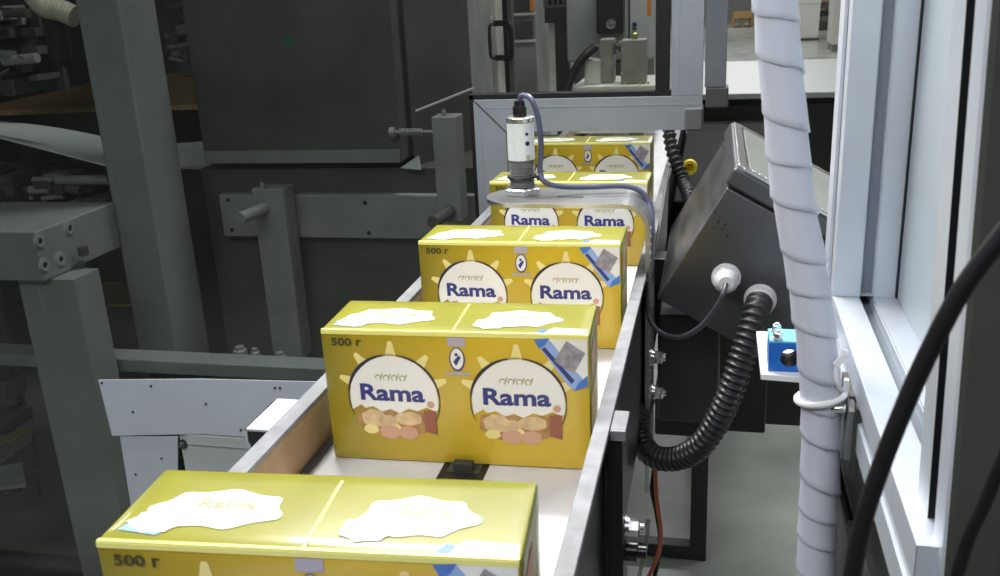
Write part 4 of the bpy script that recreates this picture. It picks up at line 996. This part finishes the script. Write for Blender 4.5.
# sliding door edge + handle
hd = Sub('guard_door', 'vertical glass door edge with a black pull handle seen through the pane', 'door', (at(508, 50, Y=3.304).x, 3, 0))
mb = MB(); a = at(505, 0, Y=3.304); mb.span(a.x-.012, a.x+.004, 3.304, 3.337, .55, 1.95, black_paint); mb.span(a.x+.0045, a.x+.022, 3.304, 3.337, .55, 1.95, steel_mid); hd.part('door_edge', mb, .002)
mb = MB(); h0, h1 = at(508, 22, Y=3.26), at(509, 60, Y=3.26)
mb.tube(smoothpath([(a.x-.002, 3.302, h0.z), (a.x+.002, 3.259, h0.z), (a.x+.02, 3.244, h0.z-.003), (a.x+.030, 3.239, h0.z-.025), (a.x+.030, 3.239, h1.z+.025), (a.x+.02, 3.244, h1.z+.003), (a.x+.002, 3.259, h1.z), (a.x-.002, 3.302, h1.z)], 6), .0085, black_gloss, 12)
hd.part('pull_handle', mb)
mb = MB(); mb.tube(smoothpath([(a.x-.045, 3.302, h0.z-.005), (a.x-.05, 3.269, h0.z-.01), (a.x-.052, 3.264, h0.z-.03), (a.x-.052, 3.264, h1.z+.03), (a.x-.05, 3.269, h1.z+.01), (a.x-.045, 3.302, h1.z+.005)], 6), .006, far_dark, 10); mb.box((a.x-.025, 3.307, h0.z-.005), (.045, .004, .02), black_gloss); mb.box((a.x-.025, 3.307, h1.z+.005), (.045, .004, .02), black_gloss)
hd.part('inner_handle', mb)
# keypad box on a pole
kb = Sub('keypad_box', 'small pale keypad box with coloured buttons on a dark pole at the top edge', 'control box', (at(560, 30, Y=3.96).x, 3.6, 0))
mb = MB(); a, c = at(545, 8, Y=3.96), at(578, 8, Y=3.96); mb.span(a.x, c.x, 3.916, 4.004, a.z, a.z+.14, ivory); kb.part('case', mb, .006)
mb = MB()
for k in range(5):
    mb.box((a.x+.03+k*.022, 3.914, a.z+.022), (.013, .004, .02), (far_dark, far_dark, far_dark, green_dot, yellow_m)[k])
each(kb, 'button', mb)
mb = MB(); q = at(562, 12, Y=3.96); mb.span(q.x-.03, q.x+.03, 3.938, 3.982, 0.01, a.z-.0005, far_grey); mb.span(q.x-.07, q.x+.08, 3.932, 3.943, a.z-.06, a.z-.001, far_grey); kb.part('pole', mb, .003)
# rack with bright shelf edges
rk = Sub('equipment_rack', 'dark equipment rack with pale shelf edges beyond the door handle', 'rack', (at(530, 50, Y=6.583).x, 6, 0))
a, c = at(514, 66, Y=6.583), at(537, 66, Y=6.583); z0 = a.z
mb = MB(); mb.span(a.x, c.x, 6.583, 7.1, 0.0, 1.9, far_grey); rk.part('rack_body', mb, .01)
for (v, nm) in ((41, 'shelf'), (14, 'shelf')):
    mb = MB(); zz_ = at(526, v, Y=6.55).z; mb.span(a.x, c.x, 6.543, 6.582, zz_-.008, zz_+.008, hall_white); rk.part(nm, mb)
for v in (30, 5):
    mb = MB(); zz_ = at(526, v, Y=6.55).z; mb.span(a.x+.02, c.x-.02, 6.568, 6.5825, zz_-.06, zz_+.06, far_dark); rk.part('dark_drawer', mb)
mb = MB(); p = at(532, 5, Y=6.528); mb.span(p.x-.014, p.x+.014, 6.52, 6.54, p.z-.04, p.z+.2, mat('orange strip', (.75, .22, .04), .5)); rk.part('orange_strip', mb)
mb = MB(); p = at(649, 0, Y=3.413); c = at(649, 16, Y=3.413); mb.span(p.x-.006, p.x+.008, 3.402, 3.424, c.z, p.z+.25, MATS['orange strip']); cbn.part('orange_strip', mb)
# blurred hall machines
for (u0, u1, vb, vt, Y, m, lb) in ((436, 470, 48, -40, 7.8, far_grey, 'blurred grey machine beyond the large cabinet edge'), (470.5, 497, 46, -40, 9.0, mat('far mottled equipment', (.42, .42, .38), .6, 0, .5, 2.2), 'blurred mottled grey machine left of the door handle')):
    a, c = at(u0, vb, Y=Y), at(u1, vb, Y=Y); mb = MB(); mb.span(a.x, c.x, Y, Y+.8, max(0, 0), at(u0, vt, Y=Y).z, m); mb.span(a.x+.05, c.x-.05, Y-.05, Y, .3, a.z+.15, far_dark)
    for k in range(4): mb.span(a.x+.04+k*.06, a.x+.07+k*.06, Y-.06, Y-.05, a.z+.25, a.z+.28, hall_white)
    tag(mb.build('hall_machine', off=((a.x+c.x)/2, Y, 0), bevel=.01), lb, 'machine')

# ================================================================== DARK CABINET WITH PALE TOP, RIGHT BEHIND
dcb = Sub('long_cabinet', 'long dark cabinet with a pale worktop edge behind the tilted steel box', 'cabinet', (.5, 2.9, 0))
zc = 1.094; x0c, x1c = .155, 1.6
dk = mat('dark cabinet front', (.030, .032, .026), .35, 0, .25, 4)
mb = MB(); mb.span(x0c, x1c, 2.889, 3.905, .0, zc-.03, dk); dcb.part('carcass', mb, .003)
mb = MB(); mb.span(x0c-.0, x1c, 2.867, 3.96, zc-.018, zc, mat('pale grey worktop', (.34, .36, .34), .4)); dcb.part('worktop', mb, .003)
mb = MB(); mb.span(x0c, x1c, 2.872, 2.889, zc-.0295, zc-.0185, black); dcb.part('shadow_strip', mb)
# dark drive housings of the conveyor beyond the steel box
mb = MB(); mb.span(.175, .34, 1.796, 2.014, .52, .7795, mat('brown black cover', (.022, .019, .016), .4)); cv.part('drive_cover', mb, .004)
mb = MB(); mb.span(.1455, .36, 1.78, 2.82, .78, 1.02, mat('matt black housing', (.012, .012, .012), .8, spec=.2)); cv.part('side_housing', mb, .006)
# thin dark vane between the guard corner and the steel box
mb = MB(); mb.prism([at(667, 168, Y=1.446), at(652, 260, Y=1.282), at(654, 300, Y=1.227), at(664, 240, Y=1.337)], (.004, 0, 0), far_dark)
tag(mb.build('thin_vane', off=tuple(at(660, 200, Y=1.391))), 'thin dark metal vane standing between the bracket leg and steel box', 'vane')

# ================================================================== HALL OBJECTS RIGHT BACKGROUND
pB = at(794, 41, Z=0); pC = at(817, 41, Z=0); wB = (pC-pB).length
bn = Sub('white_bin', 'white lidded plastic bin standing on the hall floor in the distance', 'bin', (pB.x+wB/2, pB.y+wB/2, 0))
mb = MB(); hB = .98
x0, y0 = pB.x, pB.y
R3 = []
for (z, k) in ((.05, .94), (.75, 1.0), (.755, 1.04), (hB-.12, 1.04)):
    h_ = wB/2*k; cx, cyq = x0+wB/2, y0+wB/2; R3.append([(cx-h_, cyq-h_, z), (cx+h_, cyq-h_, z), (cx+h_, cyq+h_, z), (cx-h_, cyq+h_, z)])
mb.rings([[Vector(p) for p in r] for r in R3], hall_white); bn.part('bin_body', mb, .01)
mb = MB(); h_ = wB*.54; mb.span(x0+wB/2-h_, x0+wB/2+h_, y0+wB/2-h_, y0+wB/2+h_, hB-.1195, hB, white_pl); bn.part('lid', mb, .02)
mb = MB(); mb.span(x0+.0, x0+wB, y0-.02, y0+wB*.9, .0, .0495, far_dark); bn.part('base', mb)
a, c = at(831, 52, Z=0), at(850, 52, Z=0); L = c.x-a.x
cw = Sub('white_cupboard', 'tall white cupboard in the distance beside the aluminium post', 'cupboard', (a.x+L, a.y, 0))
mb = MB(); mb.span(a.x, a.x+L*1.6, a.y, a.y+.8, .12, 2.1, hall_white); cw.part('cupboard_body', mb, .02)
mb = MB(); mb.span(a.x+.02, a.x+L*1.6-.02, a.y+.02, a.y+.78, 0, .1195, far_grey); cw.part('plinth', mb)
mb = MB(); a, c = at(733, 28, Z=0), at(752, 28, Z=0); mb.span(a.x, c.x, a.y, a.y+.9, .25, .40, mat('pallet wood', (.45, .26, .09), .6)); 
for k in range(3): mb.span(a.x+k*(c.x-a.x)/2-.04, a.x+k*(c.x-a.x)/2+.04, a.y+.1, a.y+.8, 0, .25, MATS['pallet wood'])
tag(mb.build('wooden_trestle', off=(a.x, a.y, 0)), 'small orange-brown wooden trestle far away left of the wrapped hose', 'trestle')
mb = MB(); a, c = at(730, 12, Z=0), at(790, 12, Z=0); mb.span(a.x-.3, c.x+1.2, a.y, a.y+.3, 0, 2.6, hall_white); tag(mb.build('white_partition', off=((a.x+c.x)/2, a.y, 0)), 'pale partition at the far end of the hall', 'partition')
mb = MB(); a, c = at(817, 30, Z=0), at(832, 30, Z=0)
for k in range(9):
    rn = random.Random(k); mb.box((a.x+rn.uniform(0, c.x-a.x), a.y+rn.uniform(-.2, .5), .25+.12*k), (rn.uniform(.2, .5), .3, rn.uniform(.1, .25)), rn.choice((wood, far_dark, far_grey)), Matrix.Rotation(rn.uniform(-.4, .4), 3, 'Z'))
mb.span(a.x-.1, c.x+.1, a.y-.3, a.y+.6, 0, .2, far_dark)
tag(mb.build('stacked_goods', off=(a.x, a.y, 0)), 'dark brown stacked goods on the floor between bin and cupboard', 'goods')
mb = MB(); a = at(788, 52, Z=0); c = at(800, 66, Z=0)
mb.add([(a.x-.06, a.y, .002), (a.x+.10, a.y, .002), (c.x+.12, c.y, .002), (c.x-.08, c.y, .002)], [(0, 1, 2, 3)], yellow_m)
tag(mb.build('floor_marking', off=(a.x, a.y, .002)), 'yellow stripe painted on the hall floor right of the wrapped hose', 'floor marking')

# ================================================================== LIGHTS
W_ = bpy.data.worlds.new('hall'); S.world = W_; W_.use_nodes = True
W_.node_tree.nodes['Background'].inputs[0].default_value = (.80, .88, 1, 1); W_.node_tree.nodes['Background'].inputs[1].default_value = .15
def area(name, loc, sx_, sy2, power, col=(1, .98, .95), look=None):
    l = bpy.data.lights.new(name, 'AREA'); l.shape = 'RECTANGLE'; l.size = sx_; l.size_y = sy2; l.energy = power; l.color = col
    o = bpy.data.objects.new(name, l); COL.objects.link(o); o.location = loc
    if look: o.rotation_euler = (Vector(look)-Vector(loc)).to_track_quat('-Z', 'Y').to_euler()
    return o
# real tube luminaires under the hall ceiling
k = 0
for y in (2.6, 7.5, 13, 19, 26):
    for x in (-8, .6, 8):
        lm = Sub('tube_luminaire', 'long ceiling luminaire hanging in the hall above the line', 'ceiling light', (x, y, 4.4), 'hall luminaires out of frame')
        mb = MB(); mb.span(x-.8, x+.8, y-.12, y+.12, 4.42, 4.5, white_pl); lm.part('housing', mb, .01)
        mb = MB(); mb.span(x-.78, x+.78, y-.1, y+.1, 4.40, 4.42, lamp_m); lm.part('diffuser', mb)
        mb = MB(); mb.cyl((x-.6, y, 4.5), (x-.6, y, 7), .006, steel_mid, 6); mb.cyl((x+.6, y, 4.5), (x+.6, y, 7), .006, steel_mid, 6); lm.part('suspension', mb)
        area('tube_light', (x, y, 4.39), 1.6, .25, 70, (.97, .98, 1))
area('glare_light', (-.15, 1.30, 2.05), .8, .18, 18, (1, .98, .94), (0, .55, 1.15))  # unseen light added over the belt for the glare on carton tops
area('front_fill', (-.5, -.7, 2.7), 1.6, .4, 22, (.93, .96, 1), (.2, 1.2, 1.0))  # unseen fill added on the camera side to brighten door and plates
area('left_fill', (-1.4, -.2, 2.9), 1.2, .3, 7, (.95, .98, 1), (-1.0, 2.0, .8))  # unseen fill added in front to lift the machine on the left

S.view_settings.view_transform = 'Standard'; S.view_settings.look = 'None'; S.view_settings.exposure = .45; S.view_settings.gamma = 1
S.view_settings.use_curve_mapping = False
